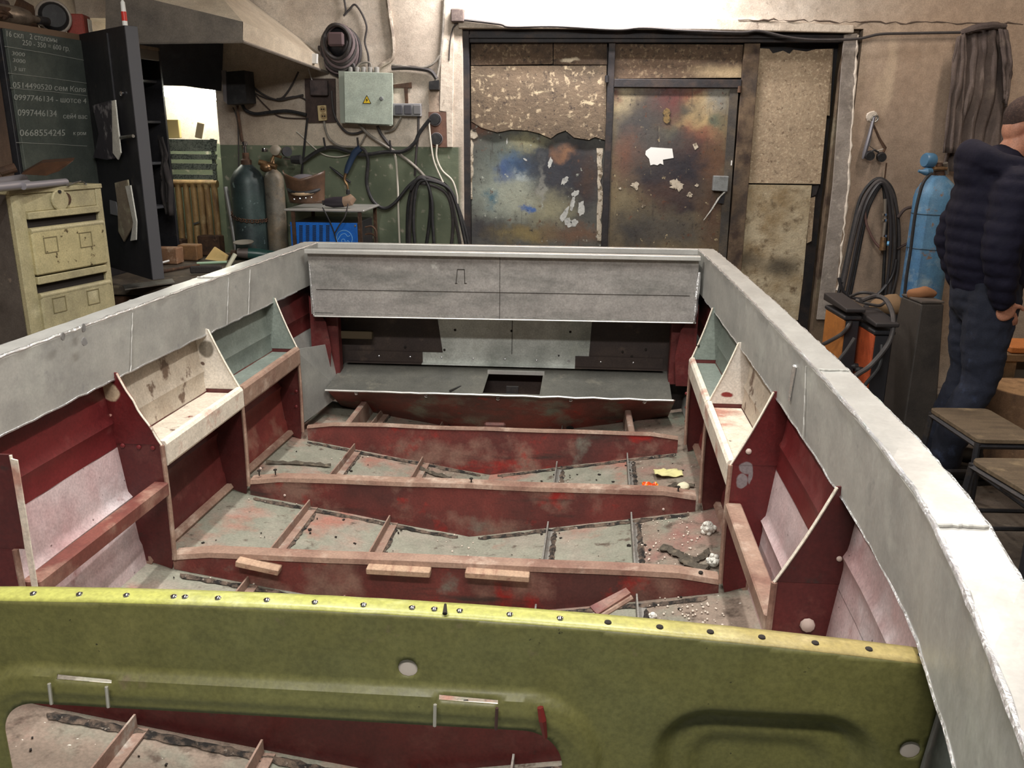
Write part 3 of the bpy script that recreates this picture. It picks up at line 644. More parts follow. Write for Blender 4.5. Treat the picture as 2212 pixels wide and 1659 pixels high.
for (a, b) in seq:
    y0, y1 = FR[a], FR[b]
    for s in (-1, 1):
        def fu(u, v, s=s, y0=y0, y1=y1):
            y = y0+(y1-y0)*u; z = .865+(1.06-.865)*v
            bead = .006*math.exp(-((z-.925)/.010)**2)
            return bp(s*(hull_u(y, z)-.003-bead), y, z)
        def fl_(u, v, s=s, y0=y0, y1=y1):
            y = y0+(y1-y0)*u; z = CZ+.002+(.865-CZ)*v
            bead = .010*math.exp(-((z-.735)/.009)**2) + .004*(1 if z < .62 else 0)
            return bp(s*(hull_u(y, z)-.003-bead), y, z)
        ob('side_panel', MB().grid(fu, 8, 16), up_m[b], boat, smooth=True)
        ob('side_panel', MB().grid(fl_, 8, 24), lo_m[b], boat, smooth=True)
for (a, b, mt, mr_) in (('A', 'B', M_greyg, M_rail), ('B', 'C', M_whitep, M_railw)):
    for s in (-1, 1):
        y0, y1 = FR[a]-.004, FR[b]+.006
        iu = .66 if s < 0 else .67
        def f(u, v, s=s, y0=y0, y1=y1, iu=iu):
            y = y0+(y1-y0)*u; q = iu+(hull_u(y, .865)-.004-iu)*v
            return bp(s*q, y, .862+.0012*noise.noise(Vector((u*9, v*4, s))))
        lg = ob('side_shelf', MB().grid(f, 8, 4), mt if s < 0 or b == 'B' else mat('peeling_shelf_paint', C(206, 192, 174), .6, layers=[(C(172, 126, 110), 5, .47, .58), (C(214, 204, 190), 14, .56, .7), (C(90, 70, 58), 26, .66, .7)], bump=(40, .15)), boat, solid=.003)
        rm = M_railw if (b == 'C' or s > 0) else M_rail
        pr = [(-.004, -.042), (-.007, -.036), (-.007, .012), (-.002, .020), (.010, .021), (.014, .012), (.012, .004), (.002, .002), (.000, -.042)]
        m = MB(); rings = []
        for k in range(9):
            y = y0+(y1-y0)*k/8
            rings.append([m.bm.verts.new(bp(s*(iu+q), y, .862+z)) for q, z in pr])
        for r0, r1 in zip(rings, rings[1:]):
            for k in range(len(pr)): m.bm.faces.new((r0[k], r0[(k+1) % len(pr)], r1[(k+1) % len(pr)], r1[k]))
        m.bm.faces.new(rings[0]); m.bm.faces.new(rings[-1][::-1])
        ob('shelf_rail', m, rm, lg)
for s in (-1, 1):
    a, b = bp(s*(.66 if s < 0 else .672), FR['C']-.004, .765), bp(s*(.638 if s < 0 else .668), FR['D']+.006, .79)
    d = b-a; L = d.length; rot = Matrix((d.normalized().cross(Vector((0, 0, 1))).normalized(), d.normalized(), d.normalized().cross(Vector((0, 0, 1))).normalized().cross(d.normalized()))).transposed()
    ob('side_rail', MB().box((a+b)/2+Vector((s*.012, 0, 0)), (.036, L, .034), rot, bev=.003), M_rail if s > 0 else mat('red_brown_rail', C(116, 64, 55), .6, layers=[(C(158, 124, 108), 9, .52, .68), (C(96, 48, 43), 5, .5, .7)], bump=(40, .1)), boat)
# chine angle strips
for (a, b) in (('A', 'B'), ('B', 'C')):
    for s in (-1, 1):
        y0, y1 = FR[a], FR[b]
        ob('chine_strip', MB().tube([bp(s*(chine(y)-.012), y, CZ+.012) for y in [y0+(y1-y0)*k/6 for k in range(7)]], .013, 6), M_rail, boat)
# rivets and screw heads
riv = None
def rivet(p, parent, r=.006, m=M_chrome, axis=(0, -1, 0), name='rivet'):
    return ob(name, MB().lathe([(r, 0), (r*.9, r*.35), (r*.5, r*.6), (.0003, r*.66)], p, axis, 10), m, parent, smooth=True)
M_redriv = mat('painted_rivet', C(104, 36, 38), .4)
for (x, y, k) in [(640, 787, 'LA'), (640, 845, 'LA'), (640, 878, 'LA'), (240, 960, 'LC'), (265, 963, 'LC'), (300, 966, 'LC'), (330, 968, 'LC'), (248, 985, 'LC'), (1483, 850, 'RA'), (1483, 880, 'RA'), (1482, 910, 'RA'), (42, 1232, 'LD'), (42, 1248, 'LD')]:
    yy = FR[k[1]]-.001; rivet(P(x, y, Y=yy), sfr[k], .006, M_redriv)
for (x, y, k, r) in [(1617, 975, 'RC', .007), (1744, 1350, 'RD', .013), (1813, 1207, 'RD', .005), (1850, 1175, 'RD', .005), (1700, 958, 'RC', .004)]:
    yy = FR[k[1]]-.002; rivet(P(x, y, Y=yy), sfr[k], r, mat('bare_hole_plug', C(196, 176, 166), .6), name='hole_plug')
rivet(P(1508, 747, Y=FR['A']-.002), sfr['RA'], .006, M_groove, name='drilled_hole')
for (x, y) in [(595, 1023), (560, 1025), (1018, 1042), (1465, 1060)]:
    p = P(x, y, Y=FR['B']+.012); ob('screw', MB().lathe([(.002, -.004), (.002, .010), (.006, .011), (.005, .014)], p, n=8), M_groove, fB)
for (x, y) in [(460, 1198), (805, 1219), (968, 1226), (1110, 1234), (1400, 1252), (1442, 1248), (1513, 1242)]:
    p = P(x, y+4, Y=FR['C']+.012); ob('screw', MB().lathe([(.002, -.006), (.002, .010), (.006, .011), (.005, .014)], p, n=8), M_groove, fC)
for (x, y) in [(1433, 1100), (563, 1012), (615, 1070)]:
    rivet(P(x, y, Y=FR['B']-.001), fB, .004, mat('bare_hole_plug', C(196, 176, 166), .6), name='hole_plug')
# wooden packing pieces on the nearest frame
M_pad = mat('pale_packing_wood', C(176, 146, 122), .7, layers=[(C(146, 108, 90), (60, 5, 60), .5, .7)], bump=(50, .1))
for (x0, y0, x1, y1, hgt) in [(507, 1216, 600, 1236, 14), (790, 1232, 928, 1240, 15), (1004, 1240, 1143, 1250, 13)]:
    p0, p1 = P(x0, y0, Y=FR['C']-.03), P(x1, y1, Y=FR['C']-.03)
    q = p1-p0
    ob('packing_strip', MB().box((p0+p1)/2+Vector((0, .018, -.004)), (q.length, .034, .016), rot=(0, -atan2(q.z, q.x), 0), bev=.002), M_pad, fC)

# ------------------------------------------------------------------ stern: transom, motor well, aft deck
TY = 3.25
tm = [(bcx(TY)-hb(TY)+.004, RIM), (bcx(TY)-chine(TY), CZ), (bcx(TY), KZ), (bcx(TY)+chine(TY), CZ), (bcx(TY)+hb(TY)-.004, RIM)]
M_trshade = mat('shaded_transom_tone', C(70, 58, 52), .6, .1, [(C(50, 42, 42), 4, .4, .7), (C(92, 78, 68), 14, .6, .75)])  # dark brown stands in for the shade either side of the transom centre
M_trlit = mat('lit_transom_tone', C(206, 210, 204), .4, .2, [(C(136, 142, 136), 4, .42, .7), (C(178, 182, 172), 10, .58, .75)])  # pale tone stands in for the lit patch mid-transom
tr = ob('transom', MB().xz(tm, TY, TY+.012), M_trshade, boat)
a_, b_, c_, d_ = P(946, 690, Y=TY-.004), P(961, 785, Y=TY-.004), P(1270, 792, Y=TY-.004), P(1279, 690, Y=TY-.004)
def ext(lo_, hi_, z): t = (z-lo_.z)/(hi_.z-lo_.z); return lo_.x+(hi_.x-lo_.x)*t
zt = 1.16
ob('transom_lit_patch', MB().xz([(b_.x, b_.z-.01), (c_.x, c_.z-.01), (ext(c_, d_, zt), zt), (ext(b_, a_, zt), zt)], TY-.004, TY), M_trlit, tr)  # thin plate cut to the outline of the lit patch
ob('centre_line', MB().box(((P(1106, 740, Y=TY-.005).x), TY-.0045, .82), (.0022, .001, .22)), M_groove, tr)
for (x, y) in [(983, 713), (1105, 715), (1232, 717), (960, 756), (1207, 769), (875, 750), (1345, 760), (1395, 755), (1365, 770)]:
    rivet(P(x, y, Y=TY-.005), tr, .005, M_groove, name='drilled_hole')
dz0, dz1, dy0 = .668, .706, 2.99
def dk(x, y): return bp(x, y, dz0+(dz1-dz0)*(y-dy0)/(TY-dy0))
hx0, hx1, hy0, hy1 = -.055, .155, 3.005, 3.185       # cut-out, relative to the centre line
half = .64
M_deck = mat('grey_aft_deck', C(120, 118, 110), .5, .35, [(C(94, 94, 90), 3, .4, .7), (C(140, 136, 124), 12, .58, .75)])
def quad(u0, u1, y0, y1):
    return MB().prism([dk(u0, y0), dk(u1, y0), dk(u1, y1), dk(u0, y1)], (0, 0, -.003))
ob('aft_deck_plate', quad(-half, hx0, dy0, TY-.002), M_deck, boat)
ob('aft_deck_plate', quad(hx1, half-.005, dy0, TY-.002), M_deck, boat)
ob('aft_deck_plate', quad(hx0, hx1, hy1, TY-.002), M_deck, boat)
ob('aft_deck_plate', quad(hx0, hx1, dy0, hy0), M_deck, boat)
ob('deck_hole_web', MB().box(bp(.045, 3.1, .62), (.045, .012, .1)), M_dark, boat)
ob('deck_hole_rim', MB().box(dk(.05, hy1)+Vector((0, 0, .004)), (.22, .012, .014)), M_alu_hi, boat)
ob('deck_edge', MB().tube([dk(-half+k*half*2/40, dy0)+Vector((0, -.002, .003*noise.noise(Vector((k*.5, 2, 1))))) for k in range(41)], .004, 6), M_alu_hi, boat)
ob('deck_crease', MB().box(dk(-.16, 3.03)+Vector((0, 0, .002)), (.006, .07, .006), rot=(0, 0, -.5)), M_dark, boat)
an = MB()
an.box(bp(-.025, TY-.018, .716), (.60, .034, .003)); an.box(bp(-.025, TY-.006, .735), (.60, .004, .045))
ob('foot_angle', an, M_trlit, tr)
for uu, ww in ((-.475, .30), (.445, .34)): ob('foot_angle', MB().box(bp(uu, TY-.018, .716), (ww, .034, .003)).box(bp(uu, TY-.006, .735), (ww, .004, .045)), M_trshade, tr)  # outer lengths of the angle carry the shade in their colour
for k in range(9): rivet(bp(-.5+.125*k, TY-.009, .737), tr, .0045, M_chrome)
yF0 = FR['F0']-.03
web = [(bcx(yF0)-half, dz0-.002), (bcx(yF0)+half, dz0-.002), (bcx(yF0)+half, bz(half, yF0)+.004), (bcx(yF0), bz(0, yF0)+.004), (bcx(yF0)-half, bz(half, yF0)+.004)]
M_aft = mat('patchy_red_bulkhead', C(140, 66, 56), .6, layers=[(C(104, 62, 54), 3.3, .42, .62), (C(128, 126, 110), 6, .50, .66), (C(170, 56, 44), 14, .62, .72), (C(90, 66, 58), (4, 4, 16), .56, .70)], bump=(35, .12))
def slant(x, z): u = x-bcx(yF0); zb = bz(u, yF0)+.004; t = (z-zb)/(dz0-.002-zb); return Vector((x, yF0+(dy0+.006-yF0)*max(0, min(1, t)), z))
f0 = ob('aft_bulkhead', MB().grid(lambda a, b: slant(bcx(yF0)-half+2*half*a, (bz(-half+2*half*a, yF0)+.004)*(1-b)+(dz0-.002)*b), 24, 4), M_aft, boat, solid=.004)
for x, y in [(773, 845), (923, 850), (1077, 856), (1233, 859), (1391, 864)]:
    p = P(x, y, Y=3.03); rivet(Vector((p.x, slant(p.x, p.z).y-.004, p.z)), f0, .008, M_chrome)
for u in (-.47, -.23, .235, .47): ob('limber_hole', MB().lathe([(.015, 0), (.014, .001)], bp(u+.03, yF0-.018, bz(u, yF0)+.018), (0, -1, -.8), 12), M_groove, f0)
for s in (-1, 1):     # knees at the stern corners
    kn = [(bcx(3.1)+s*a, z) for a, z in ((.72, .69), (.655, .69), (.645, .80), (.66, .90), (.72, 1.0))]
    ob('stern_knee', MB().xz(kn, 3.10, 3.104), M_reddark, boat)
    ob('stern_post', MB().box(bp(s*.655, 3.17, .80), (.05, .05, .24), bev=.004), M_red, boat)
    if s < 0: ob('stern_stay', MB().prism([bp(s*.675, FR['A']+.006, .87), bp(s*.665, FR['A']+.006, .60), bp(s*.63, yF0-.006, .60), bp(s*.665, yF0-.006, .80)], (s*.004, 0, 0)), M_alu, boat)
ob('stern_batten', MB().box(P(745, 722, Y=3.2), (.22, .03, .03), bev=.003), mat('dark_olive_batten', C(72, 60, 40), .7), boat)
# motor well
PY = 3.06
pl = lambda x, y: P(x, y, Y=PY)
pa, pb, pc, pd = pl(664, 548), pl(1510, 553), pl(1503, 698), pl(678, 683)
M_panel = mat('dull_well_panel', C(156, 151, 147), .45, .35, [(C(120, 118, 114), (4, 4, 14), .4, .7), (C(168, 164, 158), (5, 5, 22), .58, .75), (C(186, 184, 178), 13, .68, .76)], bump=(60, .05), rvar=.1)
pn = ob('well_panel', MB().prism([pa, pb, pc, pd], (0, .003, 0)), M_panel, boat)
q0, q1 = P(654, 548, Z=1.18), P(1517, 550, Z=1.18)
lip = MB(); lip.prism([(pa.x-.004, 3.035, 1.166), (pb.x+.004, 3.035, 1.166), (pb.x+.004, 3.035, 1.182), (pa.x-.004, 3.035, 1.182)], (0, .028, 0))
ob('well_lip', lip, M_alu_hi, pn, bevel=.002)
ob('well_floor', MB().box((bcx(3.15), 3.155, .945), (1.38, .19, .003)), M_alu, boat)
bk = MB(); bk.box((bcx(3.23), 3.238, 1.172), (1.52, .03, .02)); bk.box((bcx(3.2), 3.226, 1.06), (1.44, .003, .22))
ob('transom_cap', bk, M_alu_hi, tr, bevel=.002)
for s in (-1, 1): ob('well_cheek', MB().box((bcx(3.15)+s*.70, 3.15, 1.05), (.003, .18, .22)), M_alu, boat)
def line(x0, y0, x1, y1, t=.0022): 
    a, b = P(x0, y0, Y=PY-.001), P(x1, y1, Y=PY-.001); d = b-a
    ob('scribe_line', MB().box((a+b)/2, (d.length, .001, t), rot=(0, -atan2(d.z, d.x), 0)), M_groove, pn)
line(683, 625, 1490, 639, .0016); line(1080, 548, 1079, 690, .0016)
line(985, 612, 988, 582); line(988, 582, 1003, 582); line(1003, 582, 1004, 612); line(983, 612, 988, 612); line(1003, 612, 1008, 612)
ob('weld_bead', MB().tube([P(x, y, Y=PY-.005) for x, y in ((1511, 588), (1508, 615), (1505, 645), (1502, 675), (1499, 698))], [.004, .008, .007, .008, .004], 6, smooth=5).jitter(.002, 40), M_weld, pn, smooth=True)
ob('weld_bead', MB().tube([P(x, y, Y=PY-.004) for x, y in ((668, 570), (672, 620), (678, 683))], .003, 6, smooth=5).jitter(.001, 60), M_weld, pn, smooth=True)
ob('panel_edge', MB().tube([pd, pc], .0025, 6), M_alu_hi, pn)

# ------------------------------------------------------------------ olive bulkhead with access hatch
BY = .885
def bulkhead():
    cx = bcx(.9); step = .0055
    def top(x): u = (x-cx)/.78; return 1.049-.036*u*u
    def rbox(x, z, x0, x1, z0_, z1_, r):
        dx = abs(x-(x0+x1)/2)-(x1-x0)/2+r; dz = abs(z-(z0_+z1_)/2)-(z1_-z0_)/2+r
        return hypot(max(dx, 0), max(dz, 0))+min(max(dx, dz), 0)-r
    def seg(x, z, ax, az, bx, bz_, r):
        t = max(0, min(1, ((x-ax)*(bx-ax)+(z-az)*(bz_-az))/((bx-ax)**2+(bz_-az)**2))); return hypot(x-ax-t*(bx-ax), z-az-t*(bz_-az))-r
    holes = [lambda x, z: rbox(x, z, -.705, .004, .56, .905, .048),
             lambda x, z: hypot(x+.185, z-.976)-.0122, lambda x, z: hypot(x-.415, z-.899)-.0122]
    for (x0, x1, zt_, zb) in ((-.628, -.555, .944, .913), (-.149, -.075, .944, .912)):
        holes.append(lambda x, z, x0=x0, x1=x1, zt_=zt_: seg(x, z, x0, zt_, x1, zt_-.002, .0026))
    def relief(x, z):       # + towards the viewer
        d = rbox(x, z, -.705, .004, .56, .905, .048)
        t = max(0, min(1, (.050-d)/.013)); y = .011*(3*t*t-2*t**3)
        if .012 < d < .030: y += .003*sin(pi*(d-.012)/.018)
        e = rbox(x, z, .108, .388, .56, .945, .075)
        if e < 0: t = min(1, -e/.034); y -= .024*(3*t*t-2*t**3)
        e2 = rbox(x, z, .152, .34, .56, .897, .05)
        if e2 < 0: t = min(1, -e2/.03); y -= .008*(3*t*t-2*t**3)
        return y
    x0, x1, z0_, z1_ = cx-.80, cx+.80, .46, 1.052
    nx, nz = int((x1-x0)/step), int((z1_-z0_)/step)
    def outline(x, z):
        s = abs(x-cx); t = (z-CZ)/(RIM-CZ)
        side = (chine(.9)+(hb(.9)-.008-chine(.9))*max(t, 0)) - s
        return min(side, top(x)-z, z-(KZ+.01+(CZ-KZ)*s/.747))
    def sdf(x, z):
        return min(min(h(x, z) for h in holes), outline(x, z))
    keep = {}
    for i in range(nx):
        for j in range(nz):
            x = x0+(i+.5)*step; z = z0_+(j+.5)*step
            if sdf(x, z) > 0: keep[(i, j)] = 1
    m = MB(); vt = {}
    def vert(i, j):
        if (i, j) in vt: return vt[(i, j)]
        x = x0+i*step; z = z0_+j*step
        full = all((i+a, j+b) in keep for a in (-1, 0) for b in (-1, 0))
        if not full:
            for _ in range(4):
                d = sdf(x, z); e = 1e-4; gx = (sdf(x+e, z)-sdf(x-e, z))/(2*e); gz = (sdf(x, z+e)-sdf(x, z-e))/(2*e); q = gx*gx+gz*gz
                if q < 1e-6: break
                x -= d*gx/q*.9; z -= d*gz/q*.9
        vt[(i, j)] = m.bm.verts.new((x, BY-relief(x, z), z)); return vt[(i, j)]
    for (i, j) in keep: m.bm.faces.new((vert(i, j), vert(i+1, j), vert(i+1, j+1), vert(i, j+1)))
    o = ob('olive_bulkhead', m, M_olive, boat, smooth=True, solid=.0022, label='olive green pressed bulkhead with hatch opening')
    fl = MB().grid(lambda u, v: Vector((cx-.775+1.55*u, BY-.001+.034*v, top(cx-.775+1.55*u)+.0025*(1-(2*v-1)**2)+.0005*noise.noise(Vector((u*60, 0, 0))))), 70, 4)
    f = ob('bulkhead_flange', fl, M_olive_lit, o, smooth=True, solid=.002)
    for (x, y) in [(70, 1270), (170, 1274), (272, 1277), (374, 1277), (400, 1291), (470, 1281), (576, 1290), (680, 1297), (785, 1299), (890, 1304), (938, 1306), (993, 1312), (1101, 1320), (1210, 1324), (1313, 1346), (1425, 1356), (1534, 1369), (1645, 1382), (1760, 1397), (1875, 1415), (1988, 1433)]:
        p = P(x, y, Y=BY+.012); p.z = top(p.x)+.003
        rivet(p, f, .0045, M_chrome if x < 1250 else M_groove, (0, 0, 1))
    for (x0_, x1_, zt_, zb) in ((-.628, -.555, .944, .913), (-.149, -.075, .944, .912)):
        for k, xx in enumerate((x0_, x1_)):
            ob('slot_edge', MB().tube([(xx, BY-.021, zt_-.002), (xx-.001, BY-.0215, zb)], .0022, 6), mat('bare_scratched_metal', C(190, 186, 176), .4, .4) if not (k == 1 and x0_ > -.3) else mat('dark_slot', C(70, 48, 44), .7), o)
    for (hx, hz) in ((-.185, .976), (.415, .899)): ob('hole_patch', MB().lathe([(.018, 0), (.018, .0015)], (hx, BY+.0025, hz), (0, 1, 0), 20), mat('pale_patch', C(196, 186, 176), .6), o)
    ob('paint_run', MB().tube([P(1167, 1528, Y=BY-.022), P(1172, 1555, Y=BY-.024), P(1178, 1592, Y=BY-.018)], [.004, .005, .003], 6), mat('red_paint_run', C(112, 34, 30), .5), o)
    ob('seam_mark', MB().tube([P(962, 1305, Y=BY+.01), P(961, 1326, Y=BY-.003)], [.0015, .003], 6), M_groove, o)
bulkhead()
# timber trestles that carry the hull
M_tim = mat('trestle_timber', C(140, 112, 80), .85, layers=[(C(104, 80, 56), (20, 3, 20), .45, .7)])
for y, lb in ((2.6, 'timber trestle under the stern half of the boat hull'), (.6, 'timber trestle under the bow half of the boat hull')):
    t = thing('trestle', (bcx(y), y, 0), lb, 'trestle', 'trestles under the boat')
    ob('beam', MB().prism([bp(-.70, y-.05, .30), bp(.70, y-.05, .30), bp(.70, y-.05, CZ-.035), bp(0, y-.05, KZ-.017), bp(-.70, y-.05, CZ-.035)], (0, .1, 0)), M_tim, t)
    for sx in (-1, 1):
        for sy in (-1, 1):
            a, b = bp(sx*.55, y+sy*.02, .34), bp(sx*.62, y+sy*.16, .0); d = b-a
            ob('leg', MB().tube([a, b], .035, 4), M_tim, t)
# ------------------------------------------------------------------ litter in the bilge
def onbot(x, y):
    z = .5
    for _ in range(12): p = P(x, y, Z=z); z = bz(p.x-bcx(p.y), p.y)+.006
    return P(x, y, Z=z)
M_foam = mat('white_foam', C(226, 222, 212), .9, bump=(200, .6))
def foam(x, y, r, lb, seed):
    m = MB(); c = onbot(x, y)+Vector((0, 0, r*.55))
    rnd = random.Random(seed)
    for k in range(26):
        d = Vector((rnd.gauss(0, 1), rnd.gauss(0, .8), rnd.gauss(0, .6))); d = d.normalized()*r*rnd.uniform(.2, .75)
        m.ball(c+d, r*rnd.uniform(.22, .34), 7)
    m.ball(c, r*.7, 8)
    ob('foam_chunk', m, M_foam, label=lb, cat='foam', group='foam lumps in the bilge', smooth=True)
foam(1540, 1222, .022, 'lump of white polystyrene foam at the foot of the chipped red frame', 1)
foam(1528, 1150, .026, 'wedge of white polystyrene foam above the torn grey strip on the right', 2)
foam(1410, 1335, .012, 'tiny white foam crumb beside the grey stringer behind the olive bulkhead', 3)
m = MB(); c = onbot(1443, 1027)
m.grid(lambda u, v: c+Vector(((u-.5)*.09, (v-.5)*.05, .012+.014*noise.noise(Vector((u*4, v*4, 3.3))))), 12, 8)
ob('crumpled_wrapper', m, mat('yellowish_paper', C(204, 196, 140), .8), label='crumpled yellowish paper scrap on the dusty right bottom plate', cat='paper', solid=.002, smooth=True)
m = MB(); c = onbot(1404, 1053)
m.grid(lambda u, v: c+Vector(((u-.5)*.05, (v-.5)*.03, .010+.012*noise.noise(Vector((u*4, v*4, 7.3))))), 8, 6)
ob('sweet_wrapper', m, mat('red_yellow_foil', C(210, 70, 24), .3, layers=[(C(236, 190, 40), 60, .5, .56)]), label='small red and yellow foil wrapper on the bottom plate', cat='wrapper', solid=.001)
m = MB(); c = onbot(1476, 1055); m.ball(c+Vector((0, 0, .008)), (.02, .016, .012), 10).jitter(.004, 60)
ob('putty_lump', m, mat('cream_putty', C(214, 206, 176), .8), label='cream lump of filler beside a dark flake near the right frame', cat='filler', smooth=True)
def flake(pts, wd_, lb, nm='sealant_strip'):
    ribbon(nm, [onbot(x, y)+Vector((0, 0, .004)) for x, y in pts], wd_, .008, mat('dark_old_sealant', C(78, 70, 60), .9, layers=[(C(120, 108, 92), 40, .5, .7)], bump=(90, .4)), None, label=lb, cat='debris', solid=.003)
flake([(1432, 1184), (1465, 1200), (1495, 1222), (1530, 1232)], .034, 'torn grey sealant strip curling beside the foam lump')
flake([(1480, 1205), (1505, 1212), (1530, 1195)], .02, 'short brown curl of sealant on the torn grey strip')
flake([(575, 1003), (640, 1004), (715, 1010)], .012, 'long black sealant strip on the far left bottom plate')
flake([(905, 1012), (930, 1024), (975, 1036)], .018, 'black ravelled sealant strip near the keel on the left')
flake([(1440, 1058), (1465, 1050), (1500, 1053)], .012, 'dark flake behind the cream filler lump')
br = thing('metal_offcut', onbot(1325, 1335), 'rusty red angle offcut leaning behind the olive bulkhead', 'offcut')
ob('flange', MB().prism([P(1274, 1312, Y=1.62), P(1352, 1272, Y=1.66), P(1362, 1283, Y=1.64), P(1290, 1330, Y=1.60)], (0, 0, .003)), M_redw, br)
ob('edge', MB().tube([P(1292, 1335, Y=1.6), P(1365, 1290, Y=1.64)], .006, 6), M_rail, br)
# crumbs of foam and dirt
m = MB(); rnd = random.Random(3)
for k in range(520):
    zone = rnd.random()
    if zone < .45: u, y = rnd.uniform(.5, .66), rnd.uniform(1.36, 2.28)
    elif zone < .7: u, y = rnd.gauss(.60, .05), rnd.gauss(1.62, .09)
    elif zone < .85: u, y = rnd.gauss(0, .02), rnd.uniform(1.88, 2.28)
    else: u, y = rnd.uniform(-.65, .65), rnd.uniform(1.4, 2.75)
    if abs(u) > .68: continue
    r = rnd.uniform(.0012, .0036)
    bmesh.ops.create_icosphere(m.bm, subdivisions=1, radius=r, matrix=Matrix.Translation(bp(u, y, bz(u, y)+.006+r*.5)))
ob('foam_crumbs', m, mat('pale_crumbs', C(206, 192, 178), .9), label='scattered pale foam crumbs and grit over the boat bottom', cat='debris', kind='stuff')
m = MB()
for k in range(420):
    u, y = rnd.uniform(-.66, .66), rnd.uniform(1.0, 2.98)
    if rnd.random() < .5: u = rnd.choice((-.475, -.235, .235, .475))+rnd.uniform(-.01, .05)
    r = rnd.uniform(.001, .003)
    m.box(bp(u, y, bz(u, y)+.007), (r*rnd.uniform(1, 4), r*rnd.uniform(1, 3), r), rot=(0, 0, rnd.uniform(0, 3)))
ob('dark_grit', m, M_groove, label='dark flakes of dirt strewn over the boat bottom', cat='debris', kind='stuff')
# ================================================================== left side of the room
def on_plane(x, y, p0, n):
    d = FW + RT*((x-IMW/2)/FPX) - UP*((y-IMH/2)/FPX)
    return CAM + d*((Vector(p0)-CAM).dot(n)/d.dot(n))
# ---------------- workbench
BZ = .80
bench = thing('workbench', (-2.45, 4.95, 0), 'cluttered dark workbench under the metal extraction hood', 'workbench')
M_bt = mat('bench_top', C(96, 84, 70), .8, .1, [(C(58, 52, 46), 6, .4, .66), (C(140, 126, 104), 16, .6, .75)], bump=(40, .2))
ob('bench_top', MB().prism([(-3.09, 4.3, BZ-.05), (-1.79, 4.3, BZ-.05), (-1.79, 5.26, BZ-.05), (-2.22, 5.26, BZ-.05), (-2.22, 5.58, BZ-.05), (-3.09, 5.58, BZ-.05)], (0, 0, .05)), M_bt, bench, bevel=.004)
ob('bench_rail', MB().box((-2.44, 4.34, BZ-.10), (1.24, .04, .08)), M_rust, bench)
for x in (-3.02, -1.86):
    for y in (4.38, 5.2): ob('leg', MB().box((x, y, (BZ-.05)/2), (.06, .06, BZ-.05)), M_dark, bench)
ob('lower_shelf', MB().box((-2.44, 4.79, .3), (1.2, .85, .03)), M_rust, bench)
# ---------------- locker on the bench with a chalk-written door
A0, B0 = Vector((-2.60, 4.0, 0)), Vector((-2.49, 5.3, 0)); ld = (B0-A0).normalized(); ln_ = Vector((ld.y, -ld.x, 0))
def lk_(s, dpt, z): return A0+ld*s-ln_*dpt+Vector((0, 0, z))
LZ0, LZ1 = .86, 2.05; LLEN = (B0-A0).length
locker = thing('locker', tuple(lk_(LLEN/2, .2, BZ+.0)), 'dark steel locker on the bench, one door swung open and the other chalk-written', 'locker')
M_lock2 = mat('dark_grey_locker', C(56, 55, 58), .5, .3, [(C(38, 38, 44), 4, .4, .7), (C(80, 72, 66), 14, .62, .75)], bump=(30, .08))
M_lockin = mat('dark_locker_inside', C(34, 36, 46), .6, .2)
M_board = mat('chalkboard_door', C(76, 82, 76), .7, layers=[(C(96, 100, 92), 5, .45, .7), (C(62, 68, 64), 2.2, .45, .7)], bump=(40, .05))
Zr = atan2(ld.y, ld.x)
def lbox(s0, s1, d0, d1, z0_, z1_, name, m, parent=locker, bev=.002):
    c = lk_((s0+s1)/2, (d0+d1)/2, (z0_+z1_)/2)
    return ob(name, MB().box(c, (s1-s0, d1-d0, z1_-z0_), rot=(0, 0, Zr), bev=bev), m, parent)
HS = .555
lbox(-.02, LLEN, .44, .455, BZ, LZ1, 'back_panel', M_lockin)
lbox(-.03, -.01, .0, .45, BZ, LZ1, 'side_panel', M_lock2)
lbox(LLEN-.02, LLEN, .0, .45, BZ, LZ1, 'side_panel', M_lock2)
lbox(-.03, LLEN, .0, .45, LZ1-.02, LZ1, 'top_panel', mat('dusty_locker_top', C(140, 124, 108), .85, layers=[(C(90, 80, 72), 9, .45, .7)]))
lbox(-.03, LLEN, .0, .45, BZ, LZ0, 'base_panel', M_lock2)
lbox(HS-.01, HS+.01, .0, .44, LZ0, LZ1-.02, 'divider', M_lockin)
lbox(HS+.01, LLEN-.02, .0, .02, LZ1-.075, LZ1-.02, 'top_rail', mat('pale_locker_rail', C(120, 112, 104), .6, .2))
for zz in (1.12, 1.38, 1.62, 1.85): lbox(HS+.01, LLEN-.02, .03, .44, zz, zz+.015, 'shelf', mat('locker_shelf', C(96, 98, 104), .5, .4))
cb = lbox(-.012, HS-.012, -.018, .0, LZ0+.01, LZ1-.03, 'chalkboard_door', M_board)
lbox(-.03, HS, -.004, .01, LZ1-.03, LZ1, 'top_rail', mat('wooden_rail', C(110, 88, 70), .7))
def cbp(x, y): return on_plane(x, y, lk_(0, -.0195, 0), ln_)
M_chalk = mat('chalk', C(158, 160, 152), .95)
def chalk(body, x0, y0, x1, hgt):
    a, b = cbp(x0, y0), cbp(x1, y0+(x1-x0)*(.27 if y0 < 120 else .20 if y0 < 200 else .10))
    h = (cbp(x0, y0)-cbp(x0, y0+hgt)).length
    o = textmesh('chalk_writing', body, h*1.35, a, (radians(90), 0, Zr), M_chalk, cb, shear=.15)
    wdt = max(v.co.x for v in o.data.vertices) if len(o.data.vertices) else 1
    o.scale = ((b-a).length/max(wdt, .01), 1, 1)
